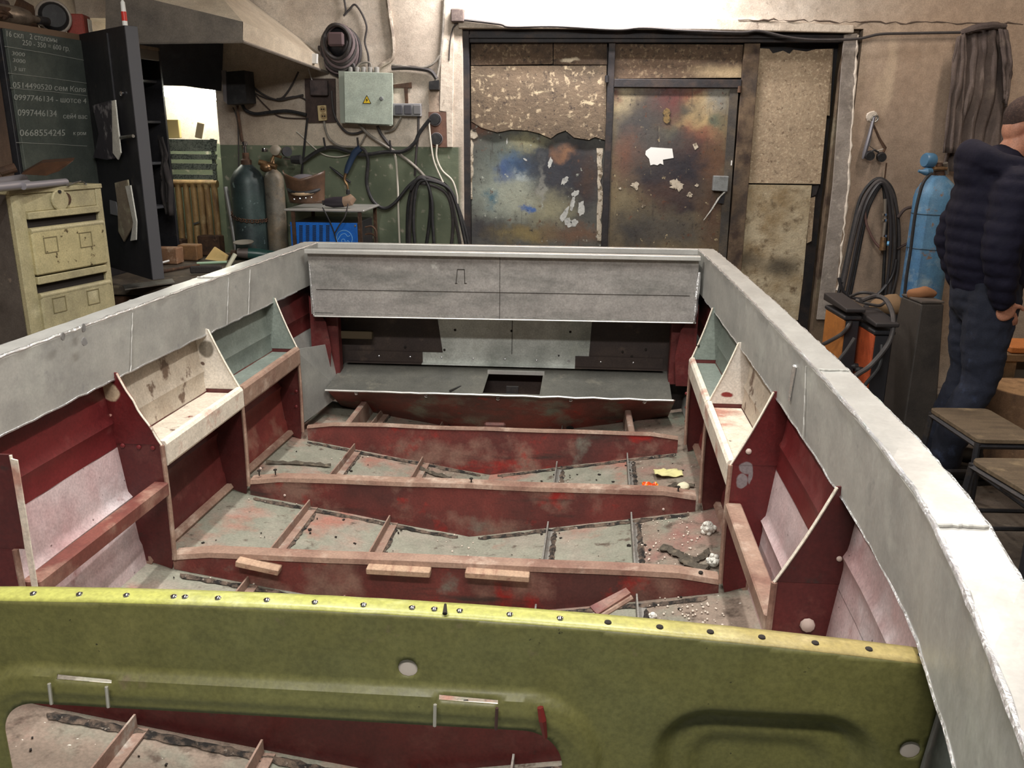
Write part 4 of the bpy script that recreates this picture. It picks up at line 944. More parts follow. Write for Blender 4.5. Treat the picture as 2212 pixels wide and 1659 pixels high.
for t in [('16 скл', 12, 78, 52, 13), ('2 столоны', 64, 84, 125, 12), ('250 - 350 = 600 гр.', 48, 97, 152, 12), ('3000', 25, 119, 55, 9), ('3000', 27, 134, 56, 9), ('3 шт', 30, 152, 57, 9),
          ('0514490520 сем Коля', 27, 189, 188, 13), ('0997746134 - шотсе 4', 30, 216, 188, 13), ('0997446134', 38, 250, 124, 15), ('сей4 вас', 136, 256, 190, 11), ('0668554245', 42, 294, 143, 15), ('к ром', 158, 292, 187, 9)]: chalk(*t)
for (x0, y0, x1, y1) in [(10, 100, 185, 131), (18, 158, 188, 180), (35, 308, 188, 316), (22, 190, 188, 207)]:
    a, b = cbp(x0, y0), cbp(x1, y1)
    ob('chalk_line', MB().tube([a, (a+b)/2+Vector((0, 0, .002)), b], .0014, 4), M_chalk, cb)
# open door
Hg = lk_(HS, 0, 0); Ed = Vector((-2.10, 4.15, 0)); od = (Ed-Hg); OL = od.length; od.normalize(); on = Vector((-od.y, od.x, 0))
if on.dot(Vector((0, -1, 0))) < 0: on = -on
def odp(x, y, off=.012): return on_plane(x, y, Hg+on*off, on)
Zo = atan2(od.y, od.x)
dr = ob('open_door', MB().box(Hg+od*OL/2+Vector((0, 0, (LZ0+LZ1)/2)), (OL, .02, LZ1-LZ0), rot=(0, 0, Zo), bev=.002), M_lock2, locker)
ob('door_edge', MB().box(Hg+od*(OL-.008)-on*.022+Vector((0, 0, (LZ0+LZ1)/2)), (.018, .06, LZ1-LZ0), rot=(0, 0, Zo), bev=.002), mat('grey_door_edge', C(92, 92, 96), .5, .3), dr)
ob('door_stiffener', MB().box(Hg+od*(OL*.62)+on*.013+Vector((0, 0, 1.78)), (.05, .01, .5), rot=(0, 0, Zo)), M_lock2, dr)
ob('door_handle', MB().tube([odp(247, 300, .03), odp(270, 296, .04), odp(288, 294, .03)], [.010, .008, .008], 8), M_steel, dr)
ob('door_catch', MB().ball(odp(263, 202, .02), .012, 10), M_chrome, dr)
def sheet(name, pts, m, lb, cat='papers', th=.004, off=.016, curl=.0, grp=None):
    q = [odp(x, y, off) for x, y in pts]
    return ob(name, MB().prism(q, on*th), m, label=lb, cat=cat, group=grp)
M_mag = mat('dark_magazine', C(64, 60, 66), .5, layers=[(C(150, 146, 148), 14, .55, .66)])
sheet('magazine', [(208, 228), (248, 217), (262, 300), (258, 342), (240, 345), (210, 340), (222, 290)], M_mag, 'dark curled magazine hanging high on the open locker door', th=.02)
sheet('paper_sheaf', [(244, 218), (251, 216), (263, 330), (257, 345), (246, 330)], M_paper, 'thin white page edge curling beside the dark magazine on the locker door', off=.04, th=.006)
sheet('torn_calendar', [(250, 395), (278, 388), (286, 440), (295, 478), (270, 522), (258, 500), (256, 440)], mat('beige_torn_paper', C(150, 136, 116), .9, layers=[(C(196, 190, 160), 9, .5, .66), (C(60, 52, 46), 12, .68, .72)]), 'torn beige calendar sheet hanging low on the open locker door', th=.006)
sheet('paper_sheaf', [(273, 402), (284, 400), (297, 478), (296, 518), (284, 520), (290, 480)], M_paper, 'white sheaf of page edges beside the torn beige calendar sheet', off=.026, th=.006)
sheet('paper_tag', [(238, 432), (252, 436), (256, 466), (240, 462)], mat('greyish_paper', C(120, 120, 122), .9), 'small grey paper tag left of the torn calendar sheet')
# things inside the open half of the locker
def inlk(x, y, dpt): return on_plane(x, y, lk_(0, dpt, 0), ln_)
p = inlk(312, 165, .16); q = lk_(1.02, .16, 1.865)
ob('rag', MB().ball(q+Vector((0, 0, .05)), (.07, .09, .055), 12).jitter(.02, 18), mat('orange_white_rag', C(200, 150, 80), .9, layers=[(C(190, 190, 186), 9, .5, .58)]), label='orange and white rag bundle on the upper locker shelf', cat='rag', smooth=True)
ob('wooden_box', MB().box(lk_(1.02, .12, 1.135+.055), (.12, .1, .11), rot=(0, 0, Zr), bev=.004), mat('ochre_box', C(186, 140, 66), .7, layers=[(C(150, 104, 50), 8, .5, .7)]), label='small ochre wooden box on the lower locker shelf', cat='box')
ob('bottle', MB().lathe([(.03, 0), (.03, .12), (.012, .15), (.012, .19), (.014, .2)], lk_(1.12, .13, 1.395), n=16), mat('grey_bottle', C(150, 150, 150), .3), label='small grey bottle on the middle locker shelf', cat='bottle', smooth=True)
# dark clothes hanging at the end of the locker
def cloth(name, outline, Y, m, lb, cat, fold=.02, freq=40, parent=None, th=.012):
    ys_ = [p[1] for p in outline[0]]
    L_, R_ = outline
    def f(u, v):
        def at(side):
            t = v*(len(side)-1); i = min(len(side)-2, int(t)); q = t-i
            return (side[i][0]+(side[i+1][0]-side[i][0])*q, side[i][1]+(side[i+1][1]-side[i][1])*q)
        a, b = at(L_), at(R_); x = a[0]+(b[0]-a[0])*u; y = a[1]+(b[1]-a[1])*u
        p = P(x, y, Y=Y); p.y -= fold*(.5+.5*sin(u*freq+2.2*noise.noise(Vector((u*3, v*2, 1))) + v*1.5))*(.35+.65*min(1, v*3)) + fold*.8*noise.noise(Vector((u*4, v*5, 7)))
        return p
    return ob(name, MB().grid(f, 48, 24), m, parent, label=lb, cat=cat, smooth=True, solid=th)
cloth('work_apron', ([(343, 300), (352, 340), (352, 380), (354, 420), (362, 462)], [(352, 296), (364, 335), (362, 350), (372, 400), (374, 465)]), 5.1, mat('dark_apron_cloth', C(50, 46, 46), .9, layers=[(C(80, 74, 70), 8, .5, .7)]), 'dark apron hanging at the end of the locker', 'apron', fold=.03, freq=9)
# junk on top of the locker
def top_(s, d): return lk_(s, d, LZ1+.001)
fanr = thing('hand_lantern', tuple(top_(.56, .14)), 'round dark hand lantern lying on the locker top', 'lantern')
c0 = top_(.56, .14)+Vector((0, 0, .085)); ax = (Vector((.6, -.75, .1))).normalized()
ob('lens', MB().lathe([(.001, .03), (.055, .028), (.066, .018), (.072, .0)], c0, ax, 24), M_black, fanr, smooth=True)
ob('housing', MB().lathe([(.084, 0), (.084, -.02), (.07, -.07), (.03, -.10)], c0, ax, 24), mat('grey_lantern_shell', C(150, 140, 130), .5, .2), fanr, smooth=True)
ob('bezel', MB().ring(c0, .078, .008, ax), mat('grey_lantern_shell', C(150, 140, 130), .5), fanr, smooth=True)
tin = thing('red_tin', tuple(top_(.70, .10)), 'square red tin with a white label on the locker top', 'tin')
ob('can', MB().box(top_(.70, .10)+Vector((0, 0, .055)), (.12, .09, .11), rot=(0, 0, Zr+.3), bev=.006), mat('red_tin_paint', C(150, 66, 56), .5, layers=[(C(120, 90, 80), 9, .5, .7)]), tin)
ob('can_label', MB().box(top_(.72, .10)+ln_*.052+Vector((0, 0, .055)), (.06, .002, .07), rot=(0, 0, Zr+.3)), M_paper, tin)
tw = thing('glue_tube', tuple(odp(276, 50, 0)), 'white tube with a red band standing on the open locker door', 'tube')
b0 = Hg+od*(OL-.012)+Vector((0, 0, LZ1))
ob('body', MB().lathe([(.012, 0), (.012, .03), (.010, .10), (.004, .11)], b0, n=12), M_white, tw, smooth=True)
ob('band', MB().lathe([(.0125, .02), (.0122, .06)], b0, n=12), mat('red_band', C(200, 50, 40), .4), tw, smooth=True)
gun = thing('power_drill', tuple(top_(.2, .12)), 'old silver and brown power drill lying on the locker top', 'drill')
ob('motor_body', MB().lathe([(.03, 0), (.042, .02), (.044, .14), (.036, .2), (.02, .22), (.015, .28)], top_(.10, .1)+Vector((0, 0, .05)), ld+Vector((0, 0, .0)), 18), mat('worn_drill_metal', C(150, 138, 124), .4, .6, [(C(100, 88, 78), 14, .45, .7)]), gun, smooth=True)
ob('grip', MB().box(top_(.2, .18)+Vector((0, 0, .09)), (.05, .12, .08), rot=(.3, 0, Zr), bev=.01), M_brown, gun)
ob('chuck', MB().cyl(top_(.38, .1)+Vector((0, 0, .05)), top_(.45, .1)+Vector((0, 0, .05)), .02), M_dark, gun)
ob('rope_bundle', MB().tube([top_(.05+.10*k % .3, .06+.05*(k % 3))+Vector((.03*sin(k*2.1), .04*cos(k*1.7), .03+.012*(k % 4))) for k in range(14)], .012, 8, smooth=5), M_rust, label='brown tangle of old belts on the locker top left', cat='belt', smooth=True)
ob('scrap_bracket', MB().prism([top_(.30, .2)+Vector((0, 0, .0)), top_(.52, .2), top_(.50, .2)+Vector((0, 0, .13)), top_(.42, .2)+Vector((0, 0, .15))], -ln_*.03), M_rust, label='brown scrap bracket standing behind the drill on the locker', cat='bracket')
ob('timber_post', MB().box(lk_(-.11, .05, 1.0), (.09, .09, 2.0), rot=(0, 0, Zr)), mat('brown_post', C(96, 76, 62), .8, layers=[(C(66, 52, 44), (8, 8, 2), .45, .7)]), label='brown timber post beside the chalk-written locker door', cat='post')
# ---------------- filing cabinet
FA, FB = Vector((-2.251, 3.348, 0)), Vector((-2.130, 3.813, 0)); fd = (FB-FA).normalized(); fn = Vector((fd.y, -fd.x, 0)); FLEN = (FB-FA).length; Zf = atan2(fd.y, fd.x)
def fp(x, y, off=0): return on_plane(x, y, FA+fn*off, fn)
FH = 1.353
fc = thing('filing_cabinet', tuple(FA+fd*FLEN/2-fn*.22), 'scratched cream metal filing cabinet beside the boat', 'filing cabinet')
M_cream = mat('scratched_cream_paint', C(186, 176, 138), .5, .1, [(C(160, 152, 122), 4, .42, .7), (C(198, 190, 156), 9, .55, .75)], bump=(40, .05))
M_creamchip = mat('chipped_cream_paint', C(194, 182, 138), .5, .1, [(C(176, 166, 128), 5, .45, .7), (C(84, 70, 44), 30, .63, .66), (C(74, 60, 42), 11, .70, .73)], bump=(40, .08))
M_cside = mat('grey_cabinet_side', C(96, 88, 82), .6, .1, [(C(70, 62, 58), 5, .42, .7), (C(130, 116, 104), 20, .64, .72)])
def fbox(s0, s1, d0, d1, z0_, z1_, name, m, parent=fc, bev=.003):
    c = FA+fd*((s0+s1)/2)+fn*((d0+d1)/2)+Vector((0, 0, (z0_+z1_)/2))
    return ob(name, MB().box(c, (s1-s0, d1-d0, z1_-z0_), rot=(0, 0, Zf), bev=bev), m, parent)
fbox(0, FLEN, -.45, -.02, 0, FH-.004, 'carcass', M_cside)
fbox(-.004, FLEN+.004, -.455, .004, FH-.02, FH, 'top', M_cream)
fbox(0, .062, -.03, .0, 0, FH-.02, 'stile', M_cream); fbox(FLEN-.035, FLEN, -.03, .0, 0, FH-.02, 'stile', M_cream)
zz_h = fp(28, 462).z; fbox(.062, FLEN-.035, -.03, -.004, zz_h, FH-.02, 'header', M_cream)
rails = [(fp(28, 462).z, fp(29, 478).z, fp(32, 497).z, fp(46, 601).z), (fp(49, 604).z, fp(51, 621).z, fp(50, 641).z, None)]
pit = rails[0][0]-rails[1][0]
for k in range(4):
    if k < 2:
        zr0, zr1, zd1, zd0 = rails[k]
        if zd0 is None: zd0 = zd1-(rails[0][2]-rails[0][3])
    else: zr0, zr1, zd1, zd0 = [v-pit*(k-1) for v in (rails[1][0], rails[1][1], rails[1][2], rails[1][2]-(rails[0][2]-rails[0][3]))]
    if zd0 < .05: zd0 = .05
    fbox(.062, FLEN-.035, -.02, .012, zr1, zr0, 'drawer_rail', M_cream)
    dm = M_creamchip if k == 0 else M_cream
    d = fbox(.058, FLEN-.03, -.03, .018, zd0, zd1-.008, 'drawer', dm, bev=.006)
    ob('drawer_lip', MB().tube([FA+fd*.058+fn*.006+Vector((0, 0, zd1-.012)), FA+fd*(FLEN-.03)+fn*.006+Vector((0, 0, zd1-.012))], .014, 10), M_cream, d, smooth=True)
    for s_ in (.145, .335):
        zc = zd1-.075 if k != 1 else zd1-.06
        for (a, b, c_, e) in ((-.035, .035, .030, .033), (-.035, .035, -.033, -.030), (-.035, -.032, -.033, .033), (.032, .035, -.033, .033)):
            fbox(s_+a, s_+b, .018, .021, zc+c_, zc+e, 'label_holder', mat('holder_edge', C(140, 130, 98), .5, .2), d, bev=0)
    fbox(.06, FLEN-.032, -.02, -.015, zd1-.006, zr1, 'drawer_gap', M_groove)
ob('lock_plate', MB().lathe([(.045, 0), (.045, .006), (.04, .009)], fp(128, 432, .0), fn, 20), M_cream, fc)
ob('lock', MB().lathe([(.007, 0), (.007, .01)], fp(126, 414, .005), fn, 10), M_dark, fc)
ob('rust_patch', MB().lathe([(.028, 0), (.026, .002)], fp(143, 430, .001), fn, 14), M_rust, fc)
zt_ = FH+.001
def ontop(x, y, z=0): return P(x, y, Z=zt_+z)
for k, (a, b, r) in enumerate([((-20, 406), (60, 398), .018), ((-15, 396), (50, 386), .020), ((50, 402), (142, 393), .015)]):
    ob('conduit_piece', MB().tube([ontop(*a, r), ontop(*b, r)], r, 12), mat('grey_conduit', C(150, 146, 152), .4, .3), label=['lower grey conduit piece on the filing cabinet edge', 'upper grey conduit piece lying on the filing cabinet', 'longest grey conduit piece under the brown folder'][k], cat='conduit', group='conduit pieces on the filing cabinet', smooth=True)
ob('leather_folder', MB().prism([P(44, 377, Y=3.62), P(100, 380, Y=3.60), P(128, 368, Y=3.66), P(160, 347, Y=3.72), P(88, 352, Y=3.68)], (-.05, .10, .01)), mat('brown_leather', C(78, 52, 36), .5, layers=[(C(50, 36, 28), 9, .45, .7)]), label='brown leather folder on top of the filing cabinet', cat='folder', bevel=.005)
ob('bent_wire', MB().tube([ontop(145, 400, .004), ontop(175, 392, .01), ontop(186, 398, .004)], .004, 6, smooth=4), M_steel, label='thin grey wire handle at the back of the cabinet top', cat='wire')
ob('rusty_pipe_stub', MB().tube([P(0, 372, Y=3.70), P(34, 362, Y=3.74)], .02, 12), M_rust, label='short rusty pipe behind the conduit pieces', cat='pipe')
# ---------------- extraction hood
HYf = 4.6
Fb, Ft = P(525, 90, Y=HYf), P(525, 47, Y=HYf); Bb, Bt = P(709, 157, Y=5.59), P(709, 130, Y=5.59)
Fl, Flt = P(228, 93, Y=HYf), P(228, -28, Y=HYf); Fmt = P(336, 1, Y=HYf)
A1, A2 = P(230, -150, Y=5.0), P(410, -84, Y=5.0); W1, W2 = P(517, 0, Y=5.59), P(380, -120, Y=5.59)
hood = thing('extraction_hood', tuple(((Fb+Bb)/2)), 'large grey sheet metal extraction hood over the workbench', 'hood')
M_hoodf = mat('grey_hood_sheet', C(128, 120, 110), .6, .2, [(C(104, 98, 92), 5, .42, .7)], bump=(25, .05))
M_hoods = mat('beige_hood_sheet', C(206, 194, 174), .6, layers=[(C(184, 170, 150), 4, .42, .7)], bump=(25, .05))
def sheetm(name, pts, m, par, vec=(0, .003, 0)): return ob(name, MB().prism([tuple(p) for p in pts], vec), m, par)
sheetm('front_fascia', [Fl, Fb, Ft, Fmt, Flt], M_hoodf, hood)
sheetm('side_fascia', [Fb, Bb, Bt, Ft], M_hoods, hood, (-.003, 0, 0))
sheetm('front_slope', [Flt, Fmt, Ft, A2, A1], M_hoods, hood, (0, .003, -.002))
sheetm('side_slope', [Ft, Bt, W1, W2, A2], M_hoods, hood, (-.003, 0, -.002))
sheetm('flue', [A1, A2, A2+Vector((0, 0, .6)), A1+Vector((0, 0, .6))], M_hoodf, hood)
ob('hood_rim', MB().tube([Fl, Fb, Bb], .008, 6), M_hoodf, hood)
lbl = [P(668, 116, Y=5.4), P(688, 117, Y=5.4), P(687, 138, Y=5.4), P(667, 138, Y=5.4)]
ob('thermostat', MB().prism([tuple(p) for p in lbl], (0, -.03, 0)), M_white, label='small white plastic box fixed to the hood edge', cat='junction box', bevel=.003)
# ---------------- lit recess: lamp, perforated rack, radiator
sk = [P(300, 90, Y=5.57), P(482, 94, Y=5.57), P(478, 197, Y=5.57), P(400, 186, Y=5.57), P(300, 183, Y=5.57)]
sheetm('underhood_shade_sheet', sk, mat('underhood_shade_tone', C(46, 48, 56), .7, layers=[(C(64, 64, 70), 4, .45, .7)]), hood)  # added dark sheet standing in for the shade under the hood
lamp = thing('strip_lamp', tuple(P(400, 205, Y=5.72)), 'glowing fluorescent strip lamp in the recess behind the locker', 'lamp')
la, lb_ = P(326, 196, Y=5.72), P(472, 206, Y=5.72)
ob('tube', MB().tube([la, lb_], .032, 12), mat('glowing_tube', C(255, 255, 240), .5, emit=((1.0, 1.0, .86, 1), 26)), lamp, smooth=True)
ob('lamp_shade', MB().prism([(la.x, 5.62, la.z+.06), (lb_.x, 5.62, lb_.z+.06), (lb_.x, 5.80, lb_.z+.10), (la.x, 5.80, la.z+.10)], (0, 0, .006)), M_dark, lamp)
ob('end_cap', MB().box(lb_+Vector((.015, 0, .02)), (.02, .08, .08), bev=.004), M_white, lamp)
rack = thing('perforated_rack', tuple(P(405, 385, Y=5.62)), 'grey perforated metal rack in the recess above the radiator', 'rack')
M_perf = mat('perforated_zinc', C(128, 136, 124), .5, .3, [(C(70, 78, 70), 140, .48, .56), (C(150, 156, 142), 6, .5, .7)])
for (y0, y1) in ((300, 326), (332, 344), (352, 366), (376, 386)):
    a, b = P(338, y0, Y=5.60), P(468, y0+2, Y=5.60); a2, b2 = P(338, y1, Y=5.60), P(466, y1+1, Y=5.60)
    sheetm('rack_slat', [a, b, b2, a2], M_perf, rack, (0, .012, 0))
for x in (345, 462): ob('rack_upright', MB().box((P(x, 345, Y=5.625).x, 5.625, P(x, 345, Y=5.62).z), (.02, .02, P(x, 300, Y=5.62).z-P(x, 390, Y=5.62).z)), M_perf, rack)
tp = P(400, 300, Y=5.62).z+.003
for k, (x, s_, c_, lb) in enumerate([(338, (.07, .06, .10), C(150, 120, 80), 'brown jar-like block on the perforated rack'), (375, (.09, .05, .12), C(214, 190, 130), 'cream carton on the perforated rack'), (432, (.045, .05, .10), C(150, 136, 110), 'leaning wooden offcut on the perforated rack')]):
    ob('carton', MB().box((P(x, 290, Y=5.68).x, 5.68, tp+s_[2]/2), s_, rot=(0, (.0, .0, .25)[k], .2*k), bev=.004), mat('carton_%d' % k, c_, .8), label=lb, cat='carton', group='small things on the perforated rack')
rad = thing('radiator', tuple(P(425, 520, Y=5.78)), 'rusty cream cast iron radiator in the recess', 'radiator')
M_rad = mat('stained_radiator', C(172, 140, 94), .6, .1, [(C(110, 80, 54), (14, 14, 3), .42, .64), (C(196, 172, 126), 9, .58, .74)])
for x in (372, 388, 405, 421, 436, 450, 466):
    ob('radiator_column', MB().tube([P(x-4, 398, Y=5.75), P(x, 440, Y=5.75), P(x+5, 500, Y=5.75), P(x+9, 560, Y=5.75)], .021, 10), M_rad, rad, smooth=True)
ob('radiator_header', MB().tube([P(362, 396, Y=5.76), P(470, 397, Y=5.76)], .026, 10), M_rad, rad, smooth=True)
ob('bleed_valve', MB().box(P(424, 482, Y=5.715), (.035, .02, .012), rot=(0, -.3, 0)), M_steel, rad)
# ---------------- on the bench
def onb(x, y, z=0.0): return P(x, y, Z=BZ+z)
def brick(x0, x1, y0, y1, Y, m, lb, nm='rusty_block', ct='block', dep=.09):
    a, b = P(x0, y1, Y=Y), P(x1, y0, Y=Y)
    ob(nm, MB().box(((a.x+b.x)/2, Y+dep/2, (BZ+b.z)/2+.001), (b.x-a.x, dep, b.z-BZ-.002), bev=.006).jitter(.004, 12), m, label=lb, cat=ct)
brick(338, 381, 536, 590, 5.02, mat('flaky_box', C(150, 112, 84), .8, layers=[(C(190, 160, 134), 14, .5, .62), (C(104, 76, 58), 6, .5, .7)]), 'flaking brown tin box on the bench beside the locker door', 'tin_box', 'box')
brick(386, 424, 530, 575, 5.18, mat('brown_stoneware', C(140, 104, 70), .6, layers=[(C(96, 72, 52), 9, .45, .7)]), 'square brown canister behind the cream card', 'canister', 'canister')
brick(430, 472, 510, 560, 5.40, M_rust, 'rusty motor lump standing against the radiator', 'rusty_motor', 'motor')
brick(368, 392, 518, 545, 5.36, M_rust, 'small rusty bracket behind the tin box', 'rusty_bracket', 'bracket')
ob('cream_card', MB().prism([P(443, 560, Y=5.1), P(463, 533, Y=5.2), P(491, 551, Y=5.2), P(486, 566, Y=5.1)], (0, .02, -.004)), mat('cream_cardboard', C(206, 176, 116), .8), label='cream cardboard piece propped on the bench', cat='cardboard')
ob('green_stick', MB().tube([onb(425, 569, .02), onb(490, 566, .02)], .008, 8), mat('pale_green_rod', C(150, 180, 150), .5), label='pale green rod lying across the bench', cat='rod')
ob('wire_brush', MB().box(onb(445, 582, .03), (.17, .035, .04), rot=(0, 0, .25), bev=.006), mat('dark_bristles', C(58, 54, 52), .9, bump=(120, .6)), label='dark wire brush lying on the bench', cat='brush')
ob('long_rasp', MB().tube([onb(340, 588, .012), onb(430, 572, .012)], [.012, .006], 8), M_rust, label='long rusty rasp lying on the bench', cat='rasp')
ob('steel_strip', MB().prism([onb(265, 618, .012), onb(372, 604, .012), onb(378, 612, .012), onb(270, 627, .012)], (0, 0, .006)), M_steel, label='bright steel strip on the front edge of the bench', cat='strip')
ob('flat_bar', MB().tube([onb(340, 570, .02), onb(365, 563, .03)], .006, 6), M_white, label='short white stick leaning on the tin box', cat='stick')
gr = thing('angle_grinder', tuple(onb(560, 560)), 'green angle grinder lying on the bench beside the cylinders', 'grinder')
ga, gb_ = P(505, 548, Y=5.15), P(600, 552, Y=5.22)
ob('body', MB().tube([P(536, 547, Y=5.16), P(560, 549, Y=5.18), P(600, 554, Y=5.22)], [.034, .036, .03], 14, smooth=4), mat('dark_green_case', C(44, 78, 74), .35), gr, smooth=True)
ob('gear_head', MB().tube([P(512, 546, Y=5.14), P(536, 547, Y=5.16)], [.026, .034], 14), mat('grey_gear_case', C(110, 100, 96), .5, .4), gr, smooth=True)
ob('spindle_guard', MB().lathe([(.018, 0), (.018, .03)], P(500, 546, Y=5.13), (1, 0, 0), 14), M_rust, gr)
sc_ = P(526, 524, Y=5.14)
ob('cut_disc', MB().lathe([(.001, .0), (.06, .0), (.062, .003), (.06, .006), (.001, .006)], sc_, (0, -.1, 1), 24), mat('worn_disc', C(150, 142, 132), .7), gr)
ob('scraper_handle', MB().tube([P(490, 580, Y=4.95), P(508, 549, Y=5.0)], [.012, .014], 10), mat('ivory_handle', C(206, 204, 180), .5), label='ivory plastic handle standing out of the bench clutter', cat='handle', smooth=True)
ob('bench_rod', MB().tube([P(487, 404, Y=5.50), P(499, 470, Y=5.46), P(511, 545, Y=5.40)], .014, 10), mat('grey_rod', C(150, 150, 148), .5, .4), label='grey metal pipe leaning on the wall by the green cylinder', cat='pipe', smooth=True)
# ---------------- gas cylinders on the left
def cylinder(name, x, y0, Y, r, mbody, mtop, lb, hgt=None, n=28, chain=False):
    b = P(x, y0, Y=Y); sh = b.z
    t = thing(name, (b.x, Y, 0), lb, 'gas cylinder')
    ob('body', MB().lathe([(r*.96, 0), (r, .02), (r, sh-r*1.1), (r*.93, sh-r*.75), (r*.74, sh-r*.40), (r*.45, sh-r*.14), (r*.30, sh)], (b.x, Y, 0), n=n), mbody, t, smooth=True)
    ob('neck', MB().lathe([(r*.32, 0), (r*.32, .03), (r*.2, .04), (r*.2, .075)], (b.x, Y, sh-.005), n=16), mtop, t, smooth=True)
    return t, Vector((b.x, Y, sh))
M_cg = mat('dark_green_cylinder', C(58, 74, 72), .45, .2, [(C(42, 50, 54), 4, .42, .66), (C(120, 140, 140), 20, .64, .70), (C(84, 70, 58), 9, .62, .72)], bump=(30, .1))
M_cr = mat('grey_rusty_cylinder', C(112, 108, 98), .6, .2, [(C(140, 122, 98), 5, .46, .66), (C(70, 62, 54), 9, .55, .7)], bump=(30, .12))
t1, c1 = cylinder('gas_cylinder', 532, 355, 5.40, .105, M_cg, M_rust, 'dark green gas cylinder with a chrome valve at the bench end')
ob('valve', MB().lathe([(.012, 0), (.012, .05), (.02, .055), (.02, .075), (.006, .08)], c1+Vector((0, 0, .06)), n=14), M_chrome, t1, smooth=True)
pts = [c1+Vector((.112*sin(a), -.112*cos(a), 0)) for a in [radians(-95+19*k) for k in range(11)]]
ch = MB()
for k in range(24):
    a = radians(-95+8*k); z = P(530, 478, Y=5.29).z - .02*sin(pi*k/23) + .05*(1-k/23)
    pc_ = Vector((c1.x+.111*sin(a), c1.y-.111*cos(a), z)); ch.ring(pc_, .011, .0028, (sin(a)*.9, -cos(a)*.9, .5 if k % 2 else -.5), 10, 5)
ob('chain', ch, M_rust, t1)
t2, c2 = cylinder('gas_cylinder', 590, 365, 5.44, .062, M_cr, M_bronze, 'slim rusty grey gas cylinder with a brass regulator')
ob('regulator_body', MB().ball(P(575, 362, Y=5.36), (.04, .035, .028), 14).jitter(.004, 30), M_bronze, t2, smooth=True)
ob('regulator_body', MB().tube([P(560, 350, Y=5.36), P(597, 361, Y=5.36)], .018, 12), M_bronze, t2, smooth=True)
ob('gauge', MB().lathe([(.032, 0), (.032, .025), (.028, .028)], P(597, 325, Y=5.38), (0, -1, .1), 20), mat('gauge_face', C(150, 140, 124), .4), t2, smooth=True)
ob('gauge', MB().lathe([(.03, 0), (.03, .03)], P(618, 328, Y=5.38), (.6, -1, .1), 20), M_dark, t2, smooth=True)
ob('gauge_stem', MB().tube([P(585, 352, Y=5.37), P(592, 335, Y=5.38), P(608, 340, Y=5.38)], .010, 8), M_bronze, t2)
ob('valve_wheel', MB().lathe([(.02, 0), (.022, .01), (.02, .022)], P(572, 328, Y=5.40), n=12), M_chrome, t2, smooth=True)
ob('hose_nipple', MB().tube([P(613, 342, Y=5.35), P(630, 344, Y=5.35)], [.008, .006], 8), M_chrome, t2)
ob('regulator_handle', MB().tube([P(630, 345, Y=5.36), P(650, 345, Y=5.36)], [.024, .03], 10), M_black, t2)
# ---------------- blue welding machine on its cart
wy = 5.08
ca, cb2 = P(625, 480, Y=wy), P(770, 482, Y=wy)
cart = thing('welding_cart', ((ca.x+cb2.x)/2, wy+.2, 0), 'steel welding cart with a tray above the blue welding machine', 'cart')
tz = P(700, 455, Y=wy-.02).z
tx0, tx1 = P(613, 455, Y=wy-.02).x, P(786, 455, Y=wy-.02).x
ob('tray', MB().box(((tx0+tx1)/2, wy+.19, tz), (tx1-tx0, .42, .012), bev=.003), M_alu_hi, cart)
for xx in (tx0+.05, tx1-.03):
    for yy in (wy-.005, wy+.395): ob('post', MB().box((xx, yy, tz/2), (.022, .008, tz-.01)), M_rust, cart)
ob('lower_tray', MB().box(((tx0+tx1)/2, wy+.19, .5), (tx1-tx0-.04, .42, .015)), M_dark, cart)
wm = thing('welding_machine', ((ca.x+cb2.x)/2, wy+.19, .508), 'bright blue welding machine with louvre slots and a pale emblem', 'welding machine')
wz1 = ca.z; wz0 = .508
ob('case', MB().box(((ca.x+cb2.x)/2+.01, wy+.20, (wz0+wz1)/2), (cb2.x-ca.x-.01, .36, wz1-wz0), bev=.004), M_dark, wm)
M_blue = mat('blue_panel_paint', C(24, 108, 206), .4, layers=[(C(18, 92, 180), 5, .45, .7)])
bl = ob('side_panel', MB().prism([(ca.x, wy+.012, wz0), (cb2.x, wy+.012, wz0), (cb2.x, wy+.012, wz1), (ca.x, wy+.012, wz1)], (0, .006, 0)), M_blue, wm, bevel=.002)
for j in range(5):
    for k in range(11):
        a = P(650+14.5*j, 488+4.3*k, Y=wy+.01)
        ob('louvre_slot', MB().box(a, (.021, .004, .0055)), M_groove, bl)
ec = P(744, 515, Y=wy+.0105)
M_emb = mat('pale_blue_print', C(130, 190, 240), .5)
ob('emblem', MB().ring(ec, .048, .0022, (0, -1, 0), 28, 5), M_emb, bl)
ob('emblem', MB().tube([ec+Vector((a, 0, b)) for a, b in ((-.04, -.01), (-.02, .02), (.005, .028), (.02, .012), (.035, .018))], .002, 5, smooth=4), M_emb, bl)
ob('emblem', MB().tube([ec+Vector((a, 0, b)) for a, b in ((-.012, -.04), (-.018, -.01), (0, -.006), (.006, -.03), (.02, -.012), (.032, -.03))], .002, 5, smooth=4), M_emb, bl)
for (x, y) in ((626, 487), (767, 488)): ob('screw', MB().lathe([(.007, 0), (.005, .004)], P(x, y, Y=wy+.01), (0, -1, 0), 10), M_steel, bl)
ob('rear_bracket', MB().tube([P(789, 491, Y=wy+.1), P(803, 489, Y=wy+.1), P(812, 500, Y=wy+.1), P(812, 520, Y=wy+.1)], .006, 6, smooth=4), M_rust, wm)
ob('rear_bracket', MB().tube([P(789, 506, Y=wy+.1), P(803, 505, Y=wy+.1), P(812, 514, Y=wy+.1), P(813, 530, Y=wy+.1)], .006, 6, smooth=4), M_rust, wm)
